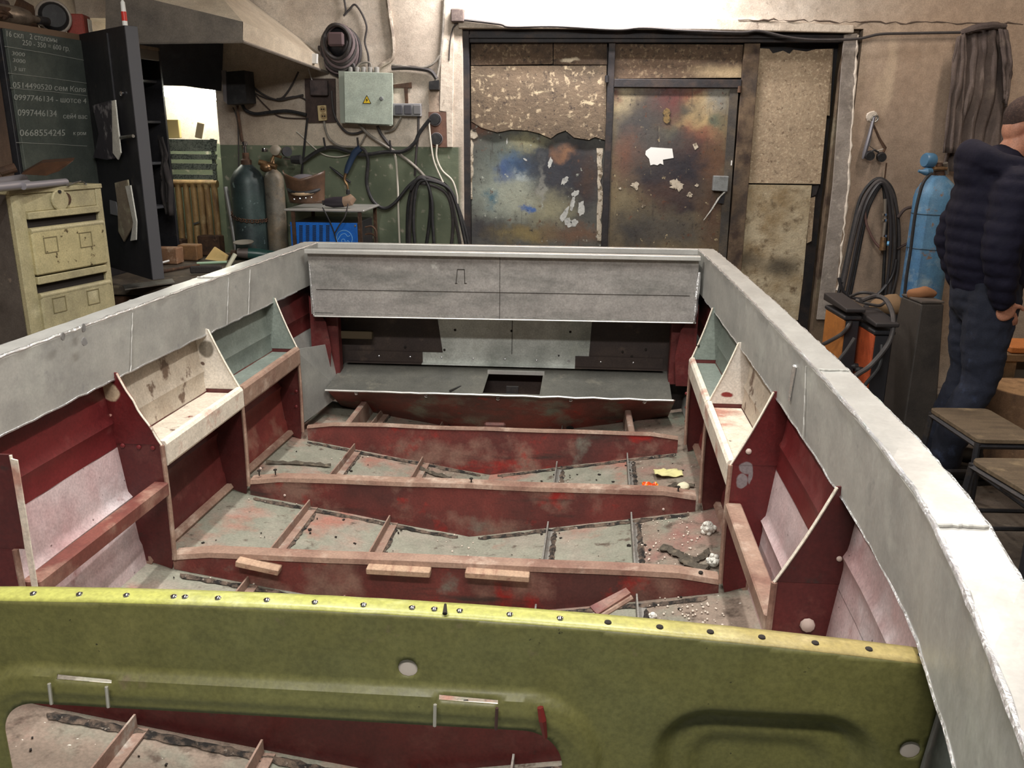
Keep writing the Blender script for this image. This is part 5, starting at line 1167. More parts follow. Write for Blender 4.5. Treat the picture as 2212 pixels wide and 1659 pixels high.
# mask and grinder on the tray
hm = thing('welding_mask', tuple(P(660, 452, Y=wy+.12)), 'brown welding mask with a grey head pad lying on the cart tray', 'welding mask')
hc_ = P(660, 405, Y=wy+.14)
def mask(u, v):
    a = -1.45+2.9*u; r = .115-.02*v; zz = .075-.165*v
    return hc_+Vector((r*1.12*sin(a), -r*cos(a)*1.0+.03*v, zz-.02*cos(a)*(1-v)+.03*abs(sin(a))*(1-v)))
ob('shell', MB().grid(mask, 20, 10), mat('brown_fibre_shell', C(104, 78, 60), .4, layers=[(C(70, 54, 46), 7, .45, .7)]), hm, smooth=True, solid=.006)
ob('head_pad', MB().ball(hc_+Vector((0, -.01, .045)), (.085, .07, .035), 16), mat('grey_pad', C(96, 92, 96), .9), hm, smooth=True)
ob('headband', MB().tube([hc_+Vector((.10*sin(a), -.112*cos(a), .004-.03*cos(a))) for a in [-1.4+.28*k for k in range(11)]], .011, 8), M_black, hm, smooth=True)
ob('visor_band', MB().tube([hc_+Vector((.085*sin(a), -.118*cos(a), -.012-.02*cos(a))) for a in [-.9+.2*k for k in range(10)]], .010, 6), mat('tan_band', C(176, 150, 118), .6), hm, smooth=True)
for k in range(4): ob('stud', MB().ball(hc_+Vector((-.04+.035*k, -.105, -.062+.004*k)), .006, 8), M_chrome, hm)
g2 = thing('polishing_drill', tuple(P(735, 450, Y=wy+.08)), 'brown and black hand drill lying on the cart tray', 'drill')
ob('motor', MB().tube([P(703, 437, Y=wy+.08), P(720, 437, Y=wy+.08), P(742, 436, Y=wy+.08)], [.022, .032, .032], 14), mat('black_drill_case', C(48, 44, 50), .4), g2, smooth=True)
ob('handle', MB().tube([P(742, 436, Y=wy+.08), P(756, 433, Y=wy+.08), P(763, 425, Y=wy+.09)], [.03, .032, .024], 12), mat('tan_handle', C(140, 116, 96), .6), g2, smooth=True)
ob('chuck', MB().tube([P(697, 438, Y=wy+.08), P(704, 437, Y=wy+.08)], .014, 10), M_dark, g2)
ob('spindle_knob', MB().lathe([(.012, 0), (.012, .025), (.006, .03)], P(752, 420, Y=wy+.09), n=10), M_black, g2)
ob('drill_cord', MB().tube([P(697, 448, Y=wy-.04), P(706, 466, Y=wy-.05), P(718, 492, Y=wy-.03), P(727, 522, Y=wy-.02), P(731, 540, Y=wy-.02)], .004, 6, smooth=5), M_black, label='black drill cord hanging across the left of the blue machine', cat='cord')
ob('drill_cord', MB().tube([P(752, 440, Y=wy-.03), P(745, 468, Y=wy-.05), P(732, 488, Y=wy-.05), P(722, 506, Y=wy-.03)], .004, 6, smooth=5), M_cable_d, label='grey drill cord hanging down right of the black one', cat='cord')
# ---------------- fittings on the back wall
box = thing('electrical_box', tuple(w(798, 272)), 'grey-green electrical cabinet with a yellow warning triangle', 'electrical cabinet')
def onw(pts, d): return [tuple(w(x, y, d)) for x, y in pts]
M_ebox = mat('pale_green_enamel', C(190, 202, 188), .4, layers=[(C(176, 190, 178), 4, .45, .7)])
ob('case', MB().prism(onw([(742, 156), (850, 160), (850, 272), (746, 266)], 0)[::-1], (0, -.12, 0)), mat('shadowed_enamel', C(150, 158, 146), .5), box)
dd = ob('cabinet_door', MB().prism(onw([(744, 155), (849, 158), (849, 270), (746, 265)], .125)[::-1], (0, -.014, 0)), M_ebox, box, bevel=.003)
tri = [(783, 224), (802, 224), (792.5, 205)]
ob('warning_sign', MB().prism(onw(tri, .1395)[::-1], (0, -.001, 0)), M_groove, dd)
ob('warning_field', MB().prism(onw([(785.3, 222.6), (799.8, 222.6), (792.5, 208)], .1405)[::-1], (0, -.001, 0)), mat('warning_yellow', C(240, 205, 40), .5), dd)
ob('lightning_mark', MB().prism(onw([(793.5, 211), (790, 217), (792.5, 216.6), (791, 221.5), (795.5, 215), (793, 215.4)], .1415), (0, -.001, 0)), M_groove, dd)
ob('door_lock', MB().lathe([(.012, 0), (.012, .006), (.008, .008)], w(824, 213, .139), (0, -1, 0), 14), M_lock, dd)
for x in (758, 772, 786, 800, 814): ob('cable_gland', MB().lathe([(.016, 0), (.016, .03), (.010, .034)], w(x, 157, .06), n=12), mat('grey_gland', C(150, 148, 144), .5), box)
sb = thing('socket_board', tuple(w(692, 262)), 'brown board with a cream double socket, left of the electrical cabinet', 'socket board')
ob('board', MB().prism(onw([(660, 170), (725, 170), (727, 264), (663, 265)], 0)[::-1], (0, -.02, 0)), M_brown, sb)
ob('fuse_block', MB().box(w(690, 190, .04), (.11, .05, .09), bev=.004).jitter(.004, 20), mat('dusty_fuse_block', C(90, 78, 76), .8, layers=[(C(64, 56, 58), 20, .45, .7)]), sb)
so = ob('socket_plate', MB().prism(onw([(687, 228), (706, 227), (708, 260), (690, 262)], .02)[::-1], (0, -.025, 0)), mat('cream_bakelite', C(206, 186, 140), .4), sb, bevel=.006)
for (x, y) in ((697, 236), (699, 251)):
    ob('socket_well', MB().lathe([(.02, 0), (.02, .001)], w(x, y, .046), (0, -1, 0), 16), mat('tan_bakelite', C(160, 136, 96), .5), so)
    for dx in (-2.4, 2.4): ob('socket_hole', MB().lathe([(.005, 0), (.005, .002)], w(x+dx, y, .047), (0, -1, 0), 8), M_groove, so)
ts = thing('switch_block', tuple(w(882, 255)), 'grey triple switch block right of the electrical cabinet', 'switch')
ob('housing', MB().prism(onw([(851, 224), (912, 224), (912, 252), (852, 250)], 0)[::-1], (0, -.06, 0)), mat('grey_switch_case', C(140, 140, 142), .4), ts, bevel=.004)
for (x, m_) in ((861, M_dark), (881, M_dark), (901, mat('grey_rocker', C(116, 116, 118), .4))):
    ob('rocker', MB().box(w(x, 237, .064), (.045, .012, .055), bev=.003), mat('dark_rocker', C(74, 74, 80), .4) if x < 900 else m_, ts)
pk = thing('bracket_mount', tuple(w(866, 230)), 'rusty mounting bracket above the triple switch block', 'bracket')
ob('bar', MB().prism(onw([(850, 183), (889, 178), (890, 190), (852, 190)], 0)[::-1], (0, -.012, 0)), M_rust, pk)
ob('stem', MB().prism(onw([(873, 189), (881, 189), (882, 224), (876, 224)], 0)[::-1], (0, -.012, 0)), M_rust, pk)
rsb = thing('round_socket_board', tuple(w(945, 318)), 'brown strip with two round black sockets beside the gate', 'socket board')
ob('board', MB().prism(onw([(926, 242), (965, 242), (966, 318), (930, 318)], 0)[::-1], (0, -.012, 0)), mat('red_brown_strip', C(120, 88, 74), .8, layers=[(C(90, 66, 58), 9, .45, .7)]), rsb)
for (x, y) in ((940, 258), (943, 300)):
    s_ = ob('round_socket', MB().lathe([(.036, 0), (.036, .022), (.032, .03), (.001, .031)], w(x, y, .012), (0, -1, 0), 24), M_black, rsb, smooth=True)
    ob('socket_rim', MB().ring(w(x, y, .034), .036, .004), mat('grey_rim', C(96, 90, 92), .5), s_)
cbx = thing('control_box', tuple(P(507, 225, Y=5.45)), 'black control box hanging under the hood edge', 'control box')
ob('case', MB().prism([tuple(P(x, y, Y=5.40)) for x, y in ((489, 155), (527, 152), (533, 222), (491, 226))][::-1], (0, .16, 0)), M_black, cbx)
ob('side_plate', MB().prism([tuple(P(x, y, Y=5.395)) for x, y in ((478, 152), (487, 152), (490, 224), (483, 218))][::-1], (0, .02, 0)), mat('grey_side_plate', C(120, 116, 118), .5), cbx)
ob('red_relay', MB().box(P(530, 205, Y=5.45), (.03, .08, .08)), M_brown, cbx)
cw = thing('cable_reel', tuple(w(737, 140)), 'round coil of grey cable around a dark motor, high on the wall', 'cable coil')
cc_ = w(733, 92, .08)
for k in range(7):
    rr = .085+.007*k; yo = -.06+.018*k
    ob('cable_turn', MB().tube([cc_+Vector((rr*cos(a)*.95+.01*sin(k), yo+.01*sin(3*a+k), rr*sin(a)*1.12-.008*k)) for a in [i*2*pi/24 for i in range(24)]], .011, 8, closed=True), mat('purple_grey_cable', C(116, 102, 104), .55) if k % 2 else M_cable_d, cw, smooth=True)
ob('motor_face', MB().box(cc_+Vector((0, -.075, .012)), (.10, .03, .08), bev=.012), mat('dusty_motor', C(92, 74, 76), .7), cw)
ob('motor_core', MB().ball(cc_, (.075, .07, .085), 16), M_dark, cw, smooth=True)
ob('cable_tail', MB().tube([cc_+Vector((-.02, 0, -.09)), w(712, 105, .03), w(692, 108, .02), w(690, 100, .01)], .010, 8, smooth=4), M_cable_d, cw)
# ---------------- cables on the wall
def cable(pts, r, m, lb, d=.02, nm='wall_cable', n=7): 
    return ob(nm, MB().tube([w(x, y, d+r) for x, y in pts], r, n, smooth=6), m, label=lb, cat='cable', smooth=True)
M_cond = mat('painted_conduit', C(150, 138, 124), .7, layers=[(C(196, 184, 168), 20, .5, .6), (C(104, 94, 86), 9, .5, .7)])
cable([(837, -20), (838, 5), (843, 45), (849, 90), (847, 125), (823, 142), (812, 156)], .014, M_cond, 'thick painted conduit running down into the top of the electrical cabinet', .0)
cable([(961, -20), (957, 57), (951, 122), (945, 160), (939, 181)], .009, M_cable_l, 'straight grey cable running down beside the white wall strip', .012)
cable([(950, 120), (932, 140), (903, 146), (846, 140)], .008, M_cable_l, 'grey cable curving from the cabinet top to the straight cable', .02)
cable([(846, 147), (880, 146), (918, 150), (933, 156), (943, 170)], .014, M_cable_d, 'thick dark cable bundle leaving the cabinet top to the right', .01)
cable([(740, -20), (747, 23), (742, 34), (755, 20), (767, 10), (783, 32), (792, 59), (788, 90), (795, 118), (797, 148)], .006, M_cable_d, 'crooked thin cable dropping from the ceiling to the cabinet', .01)
cable([(770, 156), (763, 140), (752, 118)], .011, M_cable_d, 'dark cable joining the round cable coil to the cabinet', .05)
cable([(767, 150), (778, 137), (799, 136), (802, 152)], .006, M_cable_l, 'small grey loop on top of the electrical cabinet', .06)
cable([(700, 262), (703, 280), (712, 300), (734, 315), (768, 318)], .007, M_cable_l, 'pale cable sagging from the cream double socket', .03)
cable([(716, 196), (720, 240), (732, 268), (750, 286), (770, 288), (790, 280)], .007, M_cable_d, 'dark cable sagging from the fuse block under the cabinet', .02)
cable([(640, 284), (650, 292), (675, 316), (700, 334), (729, 339), (756, 334)], .004, M_cable_w, 'thin beige cord sagging over the green paint', .01)
cable([(652, 350), (687, 326), (719, 318), (753, 327), (778, 334), (800, 333), (834, 328), (871, 327), (895, 309), (906, 287), (928, 258)], .012, M_black, 'thick black welding cable draped over the three pegs', .05)
cable([(775, 268), (797, 291), (827, 311), (851, 326), (883, 348), (912, 375), (925, 395)], .009, M_cable_l, 'grey cable slanting from the cabinet to the hose coil', .035)
cable([(815, 272), (822, 288), (834, 304), (845, 318)], .010, M_cable_d, 'short dark cable under the electrical cabinet', .03)
cable([(846, 322), (855, 345), (859, 400), (861, 470), (864, 540)], .007, M_cable_w, 'pale cable hanging straight down from the right peg', .02)
cable([(926, 262), (931, 311), (938, 350), (957, 394)], .006, M_cable_w, 'pale cord hanging from the upper round socket', .04)
cable([(944, 312), (943, 340), (955, 368), (977, 390), (987, 421), (988, 440)], .006, M_cable_w, 'pale cord hanging from the lower round socket', .04)
cable([(904, 250), (903, 290), (899, 330), (896, 380)], .008, M_cable_d, 'dark cable dropping from the switch block to the hose coil', .02)
cable([(780, 272), (790, 285), (785, 300), (776, 316)], .005, M_cable_l, 'short thin wire pair hanging from the cabinet to the torch', .03)
cable([(830, 285), (850, 280), (862, 262), (866, 252)], .006, M_cable_l, 'grey wire looping from the cabinet to the switch block', .03)
cable([(527, 160), (545, 185), (570, 205), (600, 216), (625, 212), (655, 205)], .006, M_cable_d, 'dark wire sagging from the control box to the fuse board', .02)
cable([(530, 172), (550, 200), (590, 215), (640, 208), (662, 216)], .004, M_cable_d, 'thinner dark wire below the sagging control wire', .015)
cable([(522, 222), (530, 238), (552, 246), (580, 243), (620, 240), (662, 248)], .011, M_black, 'thick black cable from the control box to the brown board', .02)
cable([(540, 190), (570, 225), (605, 252), (662, 256)], .004, M_brown, 'thin brown wire slanting across the plaster', .008)
cable([(645, 155), (630, 185), (612, 210), (598, 214)], .006, M_cable_d, 'dark wire rising to the hood edge', .01)
cable([(666, 148), (675, 175), (688, 188)], .003, M_white, 'thin white wire from the hood box to the fuse block', .02)
cable([(512, 228), (516, 260), (522, 300), (528, 325), (531, 345)], .010, M_rust, 'rusty hose dropping from the control box to the green cylinder', .06)
cable([(503, 232), (512, 256), (515, 300), (516, 420)], .004, M_cable_d, 'thin dark wire beside the rusty hose', .02)
cable([(989, 42), (1020, 45), (1080, 52), (1104, 58), (1200, 57), (1330, 64), (1390, 60), (1480, 66), (1600, 70), (1640, 67), (1700, 80), (1760, 86), (1850, 84), (1900, 74), (1960, 72), (2075, 70)], .008, M_cable_d, 'long dark cable running over the whole gate to the hanging cloth', .035)
ob('junction_box', MB().box(w(989, 34, .03), (.08, .06, .075), bev=.006), mat('grimy_junction_box', C(96, 84, 80), .7, layers=[(C(140, 126, 116), 20, .5, .7)]), label='grimy junction box at the upper left corner of the gate', cat='junction box')
cable([(988, 50), (978, 62), (972, 95), (970, 130)], .004, M_cable_d, 'thin wire dropping from the junction box', .012)
ob('terminal_cluster', MB().box(w(938, 184, .03), (.06, .05, .05)).jitter(.01, 30), M_black, label='black terminal cluster below the straight grey cable', cat='connector')
ob('wall_bracket', MB().prism(onw([(926, 195), (949, 195), (949, 242), (928, 242)], 0)[::-1], (0, -.01, 0)), mat('pale_wall_bracket', C(176, 158, 140), .8, layers=[(C(110, 92, 84), 9, .55, .62)]), label='pale plate between the terminal cluster and round sockets', cat='plate')
# pegs, torch, hose coil
for k, (x0, y0, x1, y1, lb) in enumerate([(699, 297, 703, 322, 'left steel peg above the green paint'), (772, 297, 774, 322, 'middle steel peg where the torch hangs'), (842, 303, 844, 326, 'right steel peg under the slanting grey cable')]):
    ob('peg', MB().tube([w(x1, y1, -.01), w(x1, y1, .07), w(x0, y0, .075)], .006, 6), M_dark, label=lb, cat='peg', group='pegs on the wall')
ob('angle_rod', MB().tube([w(664, 255, .03), w(658, 310, .03), (w(651, 384, .03))], .007, 6), M_dark, label='thin dark rod hanging below the brown socket board', cat='rod')
tch = thing('welding_torch', tuple(w(770, 330)), 'blue-black welding torch hanging from the middle peg', 'torch')
ob('torch_handle', MB().tube([w(779, 320, .08), w(768, 328, .08), (w(760, 342, .08)), w(752, 360, .08), w(747, 374, .08)], [.020, .022, .020, .019, .012], 12, smooth=4), mat('blue_black_grip', C(44, 62, 88), .35), tch, smooth=True)
ob('torch_neck', MB().tube([w(747, 374, .08), w(744, 388, .08), w(750, 400, .08), (w(752, 412, .08))], [.010, .008, .008, .007], 8, smooth=4), M_bronze, tch)
ob('torch_cable', MB().tube([w(779, 320, .08), w(788, 326, .07), w(795, 348, .06), w(792, 396, .05), w(805, 433, .05), w(829, 450, .05), w(853, 438, .05), w(883, 402, .05), w(905, 384, .05)], .011, 8, smooth=6), M_black, tch, smooth=True)
el = ob('electrode_stub', MB().tube([w(712, 360, .05), w(726, 371, .05), w(741, 383, .05), w(757, 394, .05)], [.004, .009, .009, .007], 8), M_dark, label='dark electrode holder stub beside the torch', cat='electrode holder')
def hosecoil(name, lb, loops, r, m, cat='hose', grp=None, d0=.03):
    t = thing(name, tuple(w(*loops[0][len(loops[0])//2])), lb, cat)
    for k, pts in enumerate(loops):
        ob('hose_turn', MB().tube([w(x, y, d0+.022*(k % 3)) for x, y in pts], r, 8, smooth=6), m[k % len(m)], t, smooth=True)
    return t
hosecoil('hose_coil', 'coil of black hoses hanging on the green wall left of the gate', [
    [(880, 560), (880, 480), (884, 430), (898, 390), (912, 383), (925, 400), (930, 440), (925, 500), (915, 560)],
    [(888, 560), (884, 500), (892, 420), (905, 384), (935, 388), (962, 402), (975, 430), (985, 480), (1000, 560)],
    [(900, 560), (893, 490), (896, 425), (908, 392), (940, 393), (970, 408), (985, 440), (998, 490), (1012, 560)],
    [(905, 384), (930, 384), (958, 396), (978, 420), (992, 455), (1006, 500), (1018, 560)],
    [(895, 400), (910, 396), (945, 405), (968, 425), (978, 470), (976, 520), (968, 560)],
    [(886, 410), (902, 388), (920, 390), (932, 430), (934, 480), (940, 560)]], .0105, [M_black, M_cable_d, M_black])
# ================================================================== right side of the room
ob('wall_hook_nail', MB().tube([w(1911, 386, -.01), w(1911, 386, .03), w(1915, 352, .04)], .004, 6), M_rust, label='bent nail carrying the black hose coil', cat='nail')
hosecoil('hose_coil', 'coil of black hoses hanging on a nail beside the blue cylinder', [
    [(1810, 640), (1828, 560), (1845, 480), (1862, 420), (1895, 386), (1925, 405), (1938, 460), (1940, 540), (1930, 630), (1905, 690)],
    [(1818, 640), (1834, 560), (1852, 480), (1870, 425), (1898, 390), (1920, 410), (1930, 470), (1932, 550), (1920, 640), (1908, 690)],
    [(1828, 640), (1842, 570), (1860, 480), (1876, 430), (1902, 395), (1916, 420), (1924, 480), (1922, 560), (1912, 640)],
    [(1836, 640), (1846, 590), (1866, 490), (1880, 440), (1905, 400), (1912, 440), (1914, 500), (1910, 570), (1906, 650)],
    [(1822, 610), (1838, 530), (1856, 455), (1882, 405), (1908, 392), (1932, 430), (1942, 500), (1938, 590), (1918, 660)],
    [(1812, 600), (1822, 630), (1850, 645), (1890, 640), (1925, 600), (1936, 560)]], .0105, [M_black, M_cable_d, mat('oily_rubber', C(44, 42, 44), .4)])
gt = thing('cutting_torch', tuple(w(1905, 610)), 'brass and steel cutting torch hanging inside the right hose coil', 'torch')
ob('torch_tube', MB().tube([w(1912, 430, .12), w(1912, 480, .12), w(1908, 512, .12)], .010, 8), mat('brass_tube', C(150, 140, 128), .35, .7), gt)
ob('valve_body', MB().tube([w(1908, 512, .12), w(1906, 540, .12)], [.016, .020], 10), M_bronze, gt)
ob('valve_knob', MB().lathe([(.014, 0), (.014, .012)], w(1916, 526, .14), (1, -.4, 0), 10), mat('blue_knob', C(90, 150, 190), .4), gt)
for y in (466, 478, 512): ob('collar', MB().lathe([(.014, 0), (.014, .014)], w(1911, y, .12), n=10), M_chrome, gt)
ob('torch_hose', MB().tube([w(1906, 540, .12), w(1888, 520, .1), w(1872, 485, .08), w(1868, 455, .06)], .008, 8, smooth=5), mat('brown_hose', C(84, 60, 54), .6), gt)
cable([(1940, 470), (1955, 452), (1978, 446)], .010, M_brown, 'brown hose arching from the coil to the blue cylinder', .08)
cable([(1938, 538), (1956, 528), (1966, 524)], .008, M_brown, 'short brown hose behind the blue cylinder', .06)
# pincers on a hook
pin = thing('pincers', tuple(w(1890, 340)), 'grey pincers hanging on a plaster hook', 'pincers')
ob('hook_plaster', MB().lathe([(.035, 0), (.03, .012), (.01, .016)], w(1883, 252, 0), (0, -1, 0), 14).jitter(.006, 30), mat('white_plaster_patch', C(206, 196, 182), .9), pin)
ob('handle', MB().tube([w(1888, 252, .04), w(1879, 290, .05), w(1868, 330, .05), w(1864, 343, .05)], [.010, .013, .014, .008], 8), mat('grey_tool_steel', C(120, 118, 124), .4, .6), pin, smooth=True)
ob('handle', MB().tube([w(1887, 270, .04), w(1900, 300, .05), w(1912, 320, .05), w(1908, 330, .05)], [.006, .007, .010, .006], 8), M_rust, pin, smooth=True)
ob('pivot_ring', MB().ring(w(1890, 256, .045), .018, .006), M_steel, pin)
ob('cross_wire', MB().tube([w(1888, 262, .05), w(1878, 315, .055), w(1893, 326, .055), w(1908, 322, .05)], .003, 6), M_steel, pin)
gs = thing('safety_goggles', tuple(w(1892, 345)), 'black goggles hooked below the pincers', 'goggles')
for x in (1876, 1901): ob('eyecup', MB().lathe([(.024, 0), (.03, .02), (.026, .045)], w(x, 334 if x < 1890 else 337, .03), (0, -1, -.2), 16), M_black, gs, smooth=True)
ob('bridge', MB().tube([w(1880, 328, .06), w(1889, 324, .06), w(1898, 329, .06)], .006, 6), M_black, gs)
# hanging work coat
M_coat = mat('grey_brown_cloth', C(104, 92, 86), .95, layers=[(C(82, 72, 70), 5, .42, .7), (C(124, 112, 102), 9, .58, .75)], bump=(60, .1))
ct = thing('work_coat', tuple(w(2105, 350)), 'limp grey-brown work coat hanging under the long cable', 'coat')
cloth('coat_body', ([(2078, 68), (2072, 110), (2064, 170), (2052, 240), (2040, 310), (2030, 370)], [(2172, 60), (2178, 110), (2176, 170), (2172, 240), (2165, 310), (2160, 370)]), 5.52, M_coat, None, None, fold=.045, freq=30, parent=ct)
cloth('coat_sleeve', ([(2068, 80), (2056, 130), (2050, 180), (2042, 240), (2034, 330)], [(2084, 72), (2086, 130), (2080, 190), (2074, 250), (2064, 330)]), 5.44, M_coat, None, None, fold=.03, freq=12, parent=ct)
cloth('coat_sleeve', ([(2158, 62), (2160, 110), (2162, 160), (2166, 215)], [(2174, 66), (2182, 110), (2186, 160), (2170, 232)]), 5.44, M_coat, None, None, fold=.03, freq=10, parent=ct)
ob('coat_collar', MB().tube([w(2076, 70, .1), w(2100, 62, .13), w(2140, 55, .13), w(2172, 58, .1)], [.012, .02, .022, .012], 8, smooth=4).jitter(.006, 20), M_coat, ct, smooth=True)
ob('coat_peg', MB().tube([w(2120, 58, -.01), w(2120, 58, .12)], .008, 6), M_dark, ct)
# blue cylinder
M_cb = mat('worn_blue_cylinder', C(84, 128, 158), .55, .05, [(C(66, 108, 148), 3, .42, .68), (C(130, 154, 168), 7, .54, .68), (C(118, 96, 80), 13, .62, .68), (C(56, 66, 76), 10, .64, .70)], bump=(30, .08))
t3, c3 = cylinder('gas_cylinder', 2027, 378, 5.30, .117, M_cb, M_rust, 'tall worn light blue gas cylinder behind the man')
ob('regulator_bonnet', MB().lathe([(.038, 0), (.042, .012), (.042, .05), (.036, .06)], P(2016, 347, Y=5.26), (-1, -.3, .05), 18), mat('blue_regulator', C(70, 110, 140), .4), t3, smooth=True)
ob('outlet_valve', MB().tube([P(2010, 370, Y=5.24), P(2000, 371, Y=5.22), P(1992, 371, Y=5.22), P(1984, 369, Y=5.22)], [.02, .022, .012, .008], 10), mat('blue_regulator', C(70, 110, 140), .4), t3, smooth=True)
ob('regulator_bar', MB().tube([P(2005, 365, Y=5.26), P(2045, 364, Y=5.26)], .012, 10), M_bronze, t3)
ob('regulator_stem', MB().tube([P(2042, 352, Y=5.26), P(2045, 375, Y=5.28)], .014, 10), M_steel, t3)
ob('gas_hose', MB().tube([P(2012, 374, Y=5.22), P(1996, 392, Y=5.2), P(1985, 425, Y=5.2), P(1976, 470, Y=5.2), P(1967, 540, Y=5.2), P(1958, 600, Y=5.2), P(1952, 660, Y=5.2)], .009, 8, smooth=5), M_black, t3, smooth=True)
for zz in (c3.z-.22, c3.z-.42): ob('paint_ring', MB().ring((c3.x, c3.y, zz), .1165, .004, (0, 0, 1), 32, 5), mat('dark_blue_ring', C(40, 70, 90), .6), t3)
# two orange welding transformers with black lids
M_or1 = mat('ochre_orange_paint', C(176, 112, 52), .55, layers=[(C(150, 92, 44), 6, .45, .7), (C(90, 66, 46), 14, .64, .72)])
M_or2 = mat('orange_red_paint', C(196, 92, 52), .55, layers=[(C(170, 76, 44), 6, .45, .7), (C(110, 62, 46), 16, .66, .72)])
def orange(pl_, pr_, zt_, m, lb, bk=.085):
    a, b = P(*pl_, Z=zt_), P(*pr_, Z=zt_); d = (b-a); L = d.length; d.normalize(); nrm = Vector((-d.y, d.x, 0))
    if nrm.x < 0: nrm = -nrm
    Z_ = atan2(d.y, d.x); mid = (a+b)/2
    t = thing('welding_transformer', (mid.x+nrm.x*bk/2, mid.y+nrm.y*bk/2, 0), lb, 'transformer')
    base = Vector((mid.x, mid.y, 0))
    ob('case', MB().box(base+nrm*(bk/2+.004)+Vector((0, 0, .04+(zt_-.04)/2)), (L, bk, zt_-.04), rot=(0, 0, Z_), bev=.006), mat('black_case', C(44, 44, 48), .5, .2), t)
    f = ob('front_panel', MB().box(base+Vector((0, 0, .06+(zt_-.06)/2)), (L*.98, .012, zt_-.06), rot=(0, 0, Z_), bev=.003), m, t)
    ob('lid', MB().box(base+nrm*(bk/2)+Vector((0, 0, zt_+.012)), (L+.02, bk+.02, .022), rot=(0, 0, Z_), bev=.006), M_dark, t)
    ob('lid_hood', MB().prism([base+d*(s*(L/2+.03))-nrm*.015+Vector((0, 0, zt_+dz)) for s, dz in ((-1, .085), (1, .065), (1, .045), (-1, .045))], nrm*(bk+.03)), mat('dark_lid', C(58, 54, 54), .5, .3), t, bevel=.006)
    for s in (-1, 1): ob('foot', MB().box(base+d*s*L*.3+nrm*bk*.5+Vector((0, 0, .02)), (.03, bk*.8, .04), rot=(0, 0, Z_)), M_dark, t)
    for (s, z) in ((-.12, .70), (.16, .70), (-.1, .60)):
        ob('terminal', MB().lathe([(.014, 0), (.016, .02), (.010, .035)], base+d*s*L-nrm*.006+Vector((0, 0, zt_*z)), -nrm, 12), M_black, f)
    return t
orange((1786, 668), (1826, 692), .70, M_or1, 'ochre orange welding transformer with a dark lid, standing further back', bk=.07)
orange((1852, 700), (1890, 724), .66, M_or2, 'red orange welding transformer with a dark lid, standing nearer the boat')
def free(pts, r, m, lb, nm='loose_cable'):
    return ob(nm, MB().tube(pts, r, 8, smooth=6), m, label=lb, cat='cable', smooth=True)
free([P(1860, 650, Y=4.35), P(1890, 640, Y=4.4), P(1915, 650, Y=4.35), P(1930, 690, Y=4.2), P(1920, 740, Y=4.12), P(1880, 790, Y=4.1), P(1845, 815, Y=4.05), P(1830, 850, Y=4.0)], .012, M_cable_d, 'thick grey cable looping down in front of the red orange transformer')
free([P(1848, 675, Y=4.5), P(1835, 700, Y=4.3), P(1820, 720, Y=4.3), P(1790, 738, Y=4.35), P(1775, 745, Y=4.4)], .010, M_cable_d, 'grey cable crossing the ochre orange transformer')
free([P(1846, 730, Y=4.1), P(1830, 755, Y=4.1), P(1805, 790, Y=4.1), P(1795, 830, Y=4.05)], .009, M_cable_d, 'grey cable dropping between the two transformers')
free([P(1905, 745, Y=4.15), P(1900, 790, Y=4.1), P(1870, 830, Y=4.05), P(1850, 860, Y=4.0)], .009, M_black, 'black cable drooping beside the red orange transformer')
free([P(1838, 640, Y=4.6), P(1862, 632, Y=4.5), P(1890, 636, Y=4.5), P(1912, 648, Y=4.5), P(1900, 660, Y=4.45), P(1870, 655, Y=4.45), P(1850, 648, Y=4.5)], .008, M_cable_d, 'tangle of grey cable lying on the transformer lids')
ob('dusty_sack', MB().ball(P(1918, 660, Y=4.78), (.10, .08, .06), 14).jitter(.03, 12), mat('brown_sacking', C(118, 94, 68), .95, bump=(60, .3)), label='dusty brown sack lying behind the transformer cables', cat='sack', smooth=True)
ob('block_support', MB().box((P(1918, 660, Y=4.78).x, 4.80, .34), (.2, .16, .68), bev=.01), M_dark, label='dark crate under the dusty sack', cat='crate')
# black tapered anvil stand
st = thing('anvil_stand', tuple(P(1985, 800, Y=4.62)*1), 'black tapered steel stand between the transformers and the man', 'stand'); 
zt_ = .78
tl, tf, trr = P(1947, 640, Z=zt_), P(1990, 657, Z=zt_), P(2040, 657, Z=zt_)
bkp = tl+(trr-tf)
cen = (tl+trr)/2
def tap(p, k=1.55): q = cen+(p-cen)*k; return Vector((q.x, q.y, 0.0))
tops = [tl, tf, trr, bkp]; bots = [tap(p) for p in tops]
m = MB(); vt = [m.bm.verts.new(p) for p in tops]; vb = [m.bm.verts.new(p) for p in bots]
m.bm.faces.new(vt); m.bm.faces.new(vb[::-1])
for k in range(4): m.bm.faces.new((vb[k], vb[(k+1) % 4], vt[(k+1) % 4], vt[k]))
ob('column', m, mat('black_stand_paint', C(66, 60, 55), .6, .0, [(C(48, 44, 42), 6, .5, .75), (C(170, 166, 160), 90, .72, .74)]), st, bevel=.008)
ob('stand_top', MB().prism([p+Vector((0, 0, .002)) for p in tops], (0, 0, .012)), mat('dusty_stand_top', C(92, 82, 74), .8, layers=[(C(62, 56, 52), 9, .45, .7)]), st, bevel=.004)
ob('brown_rag', MB().ball(cen+Vector((.0, .03, .03)), (.07, .05, .03), 14).jitter(.02, 16), mat('brown_rag_cloth', C(140, 96, 64), .95), label='brown rag lying on the black tapered stand', cat='rag', smooth=True)
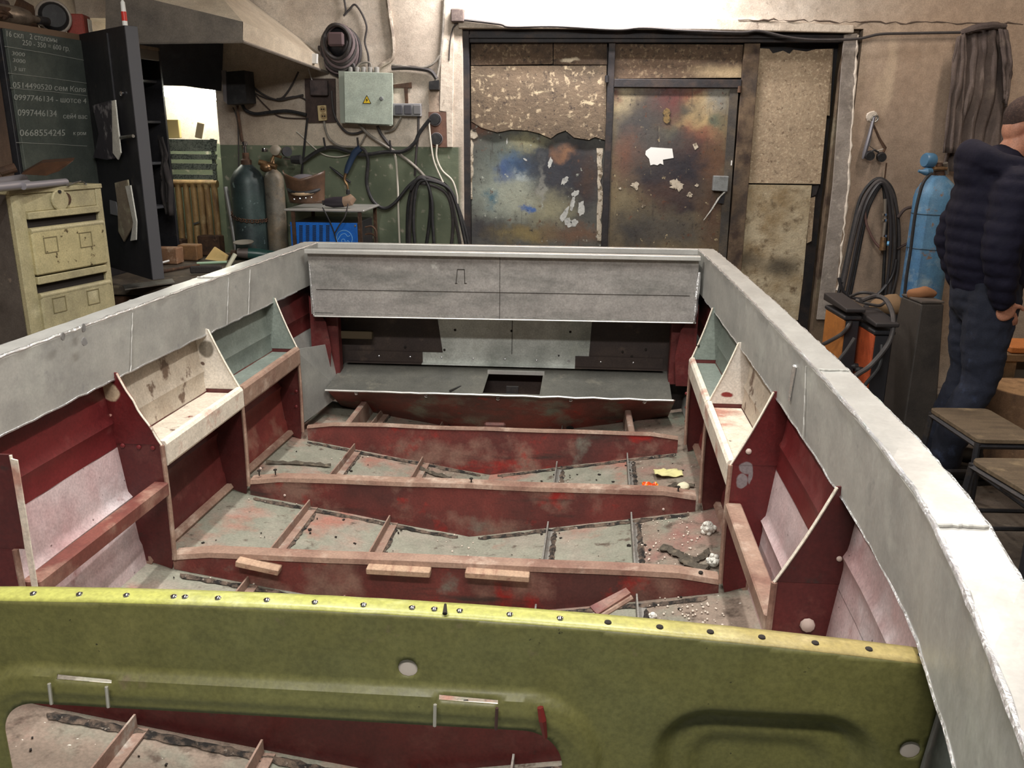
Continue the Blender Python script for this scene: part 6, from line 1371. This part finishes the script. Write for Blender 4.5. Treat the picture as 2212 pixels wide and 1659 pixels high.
# stools, stump, low bench
M_seat = mat('worn_plywood_seat', C(108, 92, 72), .7, layers=[(C(84, 70, 54), (5, 30, 5), .42, .7), (C(150, 130, 100), 9, .58, .75)], bump=(40, .08))
def stool(corners, z, lb, nleg=True, rnd=.03):
    q = [Vector((p.x, p.y, z)) for p in corners]; c = sum(q, Vector())/4
    t = thing('stool', (c.x, c.y, 0), lb, 'stool')
    pts = []
    for i in range(4):
        a, b, d = q[i-1], q[i], q[(i+1) % 4]
        for k in range(4):
            s = k/3; p0 = b+(a-b).normalized()*rnd*(1-s)**1.5; pts.append(b+(a-b).normalized()*rnd*(1-s)**2+(d-b).normalized()*rnd*s**2)
    ob('seat', MB().prism(pts, (0, 0, -.018)), M_seat, t, bevel=.003)
    ins = [c+(p-c)*.93 for p in q]; feet = [Vector((c.x+(p.x-c.x)*1.08, c.y+(p.y-c.y)*1.08, .008)) for p in q]
    for i in range(4):
        ob('apron_rail', MB().tube([ins[i]+Vector((0, 0, -.032)), ins[(i+1) % 4]+Vector((0, 0, -.032))], .014, 4), M_dark, t)
        ob('leg', MB().tube([ins[i]+Vector((0, 0, -.02)), feet[i]], .013, 8), M_dark, t)
        a, b = ins[i].lerp(feet[i], .68), ins[(i+1) % 4].lerp(feet[(i+1) % 4], .68)
        ob('stretcher', MB().tube([a, b], .009, 6), M_dark, t)
    return t
z1 = .45
s1 = [P(2007, 880, Z=z1), P(2133, 882, Z=z1), None, P(2113, 949, Z=z1)]; s1[2] = s1[1]+s1[3]-s1[0]
stool(s1, z1, 'square brown plywood stool in front of the man, farther of the two')
s2 = [P(2092, 988, Z=.44), P(2262, 990, Z=.44), None, P(2240, 1075, Z=.44)]; s2[2] = s2[1]+s2[3]-s2[0]
stool(s2, .44, 'rounded light plywood stool nearest the boat rim', rnd=.05)
sp_ = P(2150, 838, Z=.37); sr = .18; scn = Vector((sp_.x+sr*.98, sp_.y+.03, 0))
stp = thing('log_stump', tuple(scn), 'sawn log stump standing behind the stools', 'stump')
ob('bark', MB().lathe([(sr*1.08, 0), (sr*1.02, .1), (sr, .25), (sr*1.0, .362), (sr*.985, .368)], scn, n=32).jitter(.008, 9), mat('stump_bark', C(128, 98, 72), .9, layers=[(C(84, 64, 50), (9, 9, 3), .42, .66), (C(156, 124, 94), 14, .6, .75)], bump=(40, .3)), stp, smooth=True)
ob('cut_face', MB().lathe([(sr*.98, 0), (sr*.97, .004), (.001, .004)], scn+Vector((0, 0, .366)), n=32), mat('sawn_wood', C(176, 140, 100), .8, layers=[(C(140, 108, 76), 12, .5, .7)]), stp)
lb2 = thing('low_bench', (2.62, 4.72, 0), 'low wooden bench with an orange plank at the right edge', 'bench')
pe = P(2163, 780, Y=4.55)
zb = pe.z
ob('bench_board', MB().box((pe.x+.4, 4.72, zb+.02), (.8, .36, .04), bev=.004), M_wood, lb2)
ob('orange_plank', MB().box((pe.x+.44, 4.66, zb+.06), (.8, .22, .035), bev=.006), mat('orange_plank_paint', C(206, 128, 66), .6, layers=[(C(180, 108, 56), 6, .45, .7)]), lb2)
for dx in (.06, .74): ob('bench_leg', MB().box((pe.x+dx, 4.72, zb/2), (.06, .3, zb)), M_wood, lb2)
ob('bench_side', MB().box((pe.x+.40, 4.72, zb-.12), (.68, .04, .2)), mat('grey_bench_board', C(110, 100, 88), .8), lb2)
# ================================================================== the man
def chain_mesh(mb, chain, n=14):
    """tapered limb through (point, radius) joints with rounded ends"""
    pts = [Vector(c[0]) for c in chain]; rs = [c[1] for c in chain]
    q = crom(pts, 6) if len(pts) > 2 else [pts[0].lerp(pts[-1], k/6) for k in range(7)]
    rr = []
    for i in range(len(q)):
        t = i/(len(q)-1)*(len(rs)-1); k = min(len(rs)-2, int(t)); f = t-k; f = f*f*(3-2*f); rr.append(rs[k]+(rs[k+1]-rs[k])*f)
    mb.tube(q, rr, n); mb.ball(q[0], rs[0]*.995, 12); mb.ball(q[-1], rs[-1]*.995, 12)
def fuse(name, mb, voxel, smooth_it, m, parent, disp=None, label=None):
    me = bpy.data.meshes.new(name); bmesh.ops.recalc_face_normals(mb.bm, faces=mb.bm.faces); mb.bm.to_mesh(me); mb.bm.free()
    t = bpy.data.objects.new(name+'_tmp', me); COL.objects.link(t)
    r = t.modifiers.new('r', 'REMESH'); r.mode = 'VOXEL'; r.voxel_size = voxel
    if smooth_it:
        s = t.modifiers.new('s', 'SMOOTH'); s.iterations = smooth_it; s.factor = .5
    dg = bpy.context.evaluated_depsgraph_get(); out = bpy.data.meshes.new_from_object(t.evaluated_get(dg))
    bpy.data.objects.remove(t); bpy.data.meshes.remove(me)
    b2 = MB(); b2.bm.from_mesh(out); bpy.data.meshes.remove(out)
    if disp:
        b2.bm.normal_update()
        for v in b2.bm.verts: v.co += v.normal*disp(v.co)
    return ob(name, b2, m, parent, smooth=True, label=label)
MX, MY = 1.93, 4.08
man = thing('person', (MX, MY, 0), 'person in a dark navy puffer jacket and blue jeans, head bowed, hand in pocket', 'person')
def mp(x, y, z): return Vector((MX+x, MY+y, z))       # faces +X
bd = MB()
# torso, neck, head
chain_mesh(bd, [(mp(-.02, 0, .90), .14), (mp(-.03, 0, 1.10), .135), (mp(-.04, 0, 1.30), .15), (mp(-.045, 0, 1.42), .11)])
chain_mesh(bd, [(mp(-.05, 0, 1.40), .075), (mp(-.03, 0, 1.49), .062), (mp(.015, 0, 1.56), .06)])
hd = mp(.045, 0, 1.645)
tilt = .42
Rh = Matrix.Rotation(tilt, 3, 'Y')
def hp(x, y, z): return hd+Rh @ Vector((x, y, z))
def hball(c, r, seg=18): bd.ball(hp(*c), r, seg, rot=(0, tilt, 0))
hball((-.012, 0, .02), (.098, .077, .095), 22); hball((.025, 0, -.03), (.07, .066, .085)); hball((.055, 0, -.085), (.035, .045, .03)); hball((-.045, 0, -.03), (.05, .06, .07))
hball((.098, 0, -.02), (.02, .011, .022), 10); hball((.090, 0, -.002), (.012, .008, .03), 10)
hball((.082, 0, -.062), (.012, .024, .006), 10); hball((.080, 0, -.072), (.012, .022, .006), 10); hball((.078, 0, .018), (.016, .058, .010), 12)
for s in (-1, 1):
    hball((.082, s*.032, .002), (.010, .014, .008), 10)
    bd.ball(hp(-.008, s*.078, -.015), (.020, .009, .032), 12, rot=(0, tilt+.15, 0)); bd.ball(hp(-.014, s*.083, -.012), (.012, .006, .022), 10, rot=(0, tilt+.15, 0)); bd.ball(hp(-.004, s*.080, -.043), (.010, .007, .012), 8)
# arms, hands in pockets
for s in (-1, 1):
    sh, elb, wr = mp(-.05, s*.185, 1.38), mp(-.10, s*.25, 1.12), mp(-.035, s*.215, .885)
    chain_mesh(bd, [(sh, .06), (sh.lerp(elb, .5), .05), (elb, .042), (elb.lerp(wr, .5), .038), (wr, .028)])
    pd_ = (mp(.02, s*.175, .80)-wr).normalized(); side = Vector((1, 0, .35)).normalized()
    pal = wr+pd_*.045
    bd.ball(pal, (.042, .020, .050), 12, rot=(0, .4, 0)); chain_mesh(bd, [(wr, .027), (pal, .026)])
    for k, (off, ln__) in enumerate(((.030, .070), (.010, .080), (-.010, .074), (-.029, .058))):
        k0 = pal+pd_*.032+side*off; k1 = k0+pd_*ln__*.5; k2 = k1+(pd_+Vector((0, -s*.45, -.1))).normalized()*ln__*.5
        chain_mesh(bd, [(k0, .0098), (k1, .0092), (k2, .0078)], 8)
    th0 = pal+side*.028-pd_*.02; chain_mesh(bd, [(th0, .012), (th0+side*.03+pd_*.018, .0105), (th0+side*.042+pd_*.045, .009)], 8)
# legs and feet
for s, fx in ((-1, -.10), (1, -.03)):
    chain_mesh(bd, [(mp(-.02, s*.09, .90), .095), (mp(.0+fx*.3, s*.095, .68), .078), (mp(.02+fx*.5, s*.10, .49), .056), (mp(-.02+fx*.8, s*.105, .30), .052), (mp(-.03+fx, s*.11, .10), .038)])
    chain_mesh(bd, [(mp(-.05+fx, s*.11, .055), .038), (mp(.05+fx, s*.12, .045), .034), (mp(.15+fx, s*.13, .035), .026)])
M_skin = mat('skin', C(196, 138, 112), .55, layers=[(C(176, 112, 92), 7, .5, .75)])
body = fuse('body', bd, .0065, 3, M_skin, man)
# cropped hair cap
hr = MB()
def hair(u, v):
    a = 2*pi*u; ca = cos(a)
    e0 = .50 if ca > .6 else (.50-.55*(.6-ca)/.6 if ca > 0 else -.05-.80*(-ca)**1.3)
    e = e0+(pi/2-.001-e0)*v
    x, y, z = ca*cos(e), sin(a)*cos(e), sin(e)
    k = 1.0 if x > 0 else 1.05
    return hp(-.012+.1015*k*x, .0812*y, .018+.0985*z)
hr.grid(hair, 40, 16, closed_u=True)
ob('hair', hr, mat('cropped_brown_hair', C(66, 50, 46), .9, layers=[(C(90, 70, 62), 80, .45, .65)], bump=(220, .6)), man, smooth=True)
for s in (-1, 1): ob('eye', MB().ball(hp(.087, s*.032, .002), .009, 10), mat('eye_dark', C(40, 34, 30), .2), man, smooth=True)
# puffer jacket
jk = MB()
chain_mesh(jk, [(mp(-.02, 0, 1.00), .172), (mp(-.03, 0, 1.08), .186), (mp(-.04, 0, 1.25), .195), (mp(-.055, 0, 1.38), .165), (mp(-.05, 0, 1.455), .105)], 20)
for s in (-1, 1):
    jk.ball(mp(-.05, s*.13, 1.37), (.10, .10, .095), 14)
    sh, elb, wr = mp(-.05, s*.185, 1.37), mp(-.10, s*.25, 1.12), mp(-.045, s*.218, .905)
    chain_mesh(jk, [(sh, .098), (sh.lerp(elb, .5), .090), (elb, .080), (elb.lerp(wr, .5), .070), (wr, .052)])
hd_pts = [(-.02, .14, 1.47), (-.10, .13, 1.475), (-.16, .07, 1.50), (-.175, 0, 1.515), (-.16, -.07, 1.50), (-.10, -.13, 1.475), (-.02, -.14, 1.47)]
chain_mesh(jk, [(mp(*p), r) for p, r in zip(hd_pts, (.035, .05, .06, .065, .06, .05, .035))])
jk.ball(mp(-.15, 0, 1.44), (.085, .13, .085), 14)
def quilt(co):
    z = co.z+.25*(co.x-MX)*.2
    if co.z > 1.47: return .006*noise.noise(co*14)
    return .007*abs(sin(pi*(z-.82)/.060))-.004+.006*noise.noise(co*12)+.003*noise.noise(co*40)
M_jk = mat('navy_puffer', C(22, 21, 38), .8, layers=[(C(28, 26, 44), 6, .45, .7)], bump=(30, .3), spec=.25)
fuse('jacket', jk, .011, 4, M_jk, man, disp=quilt)
# jeans
jn = MB()
chain_mesh(jn, [(mp(-.02, 0, .98), .15), (mp(-.02, 0, .88), .15)], 18)
for s, fx in ((-1, -.10), (1, -.03)):
    chain_mesh(jn, [(mp(-.02, s*.085, .90), .118), (mp(.0+fx*.3, s*.095, .68), .102), (mp(.02+fx*.5, s*.10, .49), .082), (mp(-.02+fx*.8, s*.105, .30), .078), (mp(-.03+fx, s*.11, .13), .074), (mp(-.03+fx, s*.11, .10), .07)])
def crease(co): return .008*noise.noise(Vector((co.x*9, co.y*9, co.z*22))) + .004*noise.noise(co*40)
fuse('jeans', jn, .011, 3, mat('dark_denim', C(31, 36, 52), .9, layers=[(C(24, 28, 42), 4, .42, .68), (C(50, 60, 84), 12, .6, .75)], bump=(150, .15)), man, disp=crease)
for s, fx in ((-1, -.10), (1, -.03)):
    bt = MB()
    chain_mesh(bt, [(mp(-.055+fx, s*.11, .058), .052), (mp(.05+fx, s*.12, .05), .048), (mp(.16+fx, s*.13, .04), .036)])
    chain_mesh(bt, [(mp(-.035+fx, s*.11, .16), .055), (mp(-.045+fx, s*.11, .07), .052)])
    b = fuse('boot', bt, .010, 3, mat('black_boot', C(22, 22, 24), .35), man, disp=lambda co: max(0, .012-co.z) if co.z < .012 else 0)
    ob('boot_sole', MB().prism([mp(-.11+fx, s*.11-.045, .0), mp(.12+fx, s*.12-.05, .0), mp(.20+fx, s*.13-.02, .0), mp(.20+fx, s*.13+.02, .0), mp(.12+fx, s*.12+.05, .0), mp(-.11+fx, s*.11+.045, .0)], (0, 0, .022)), M_black, b)
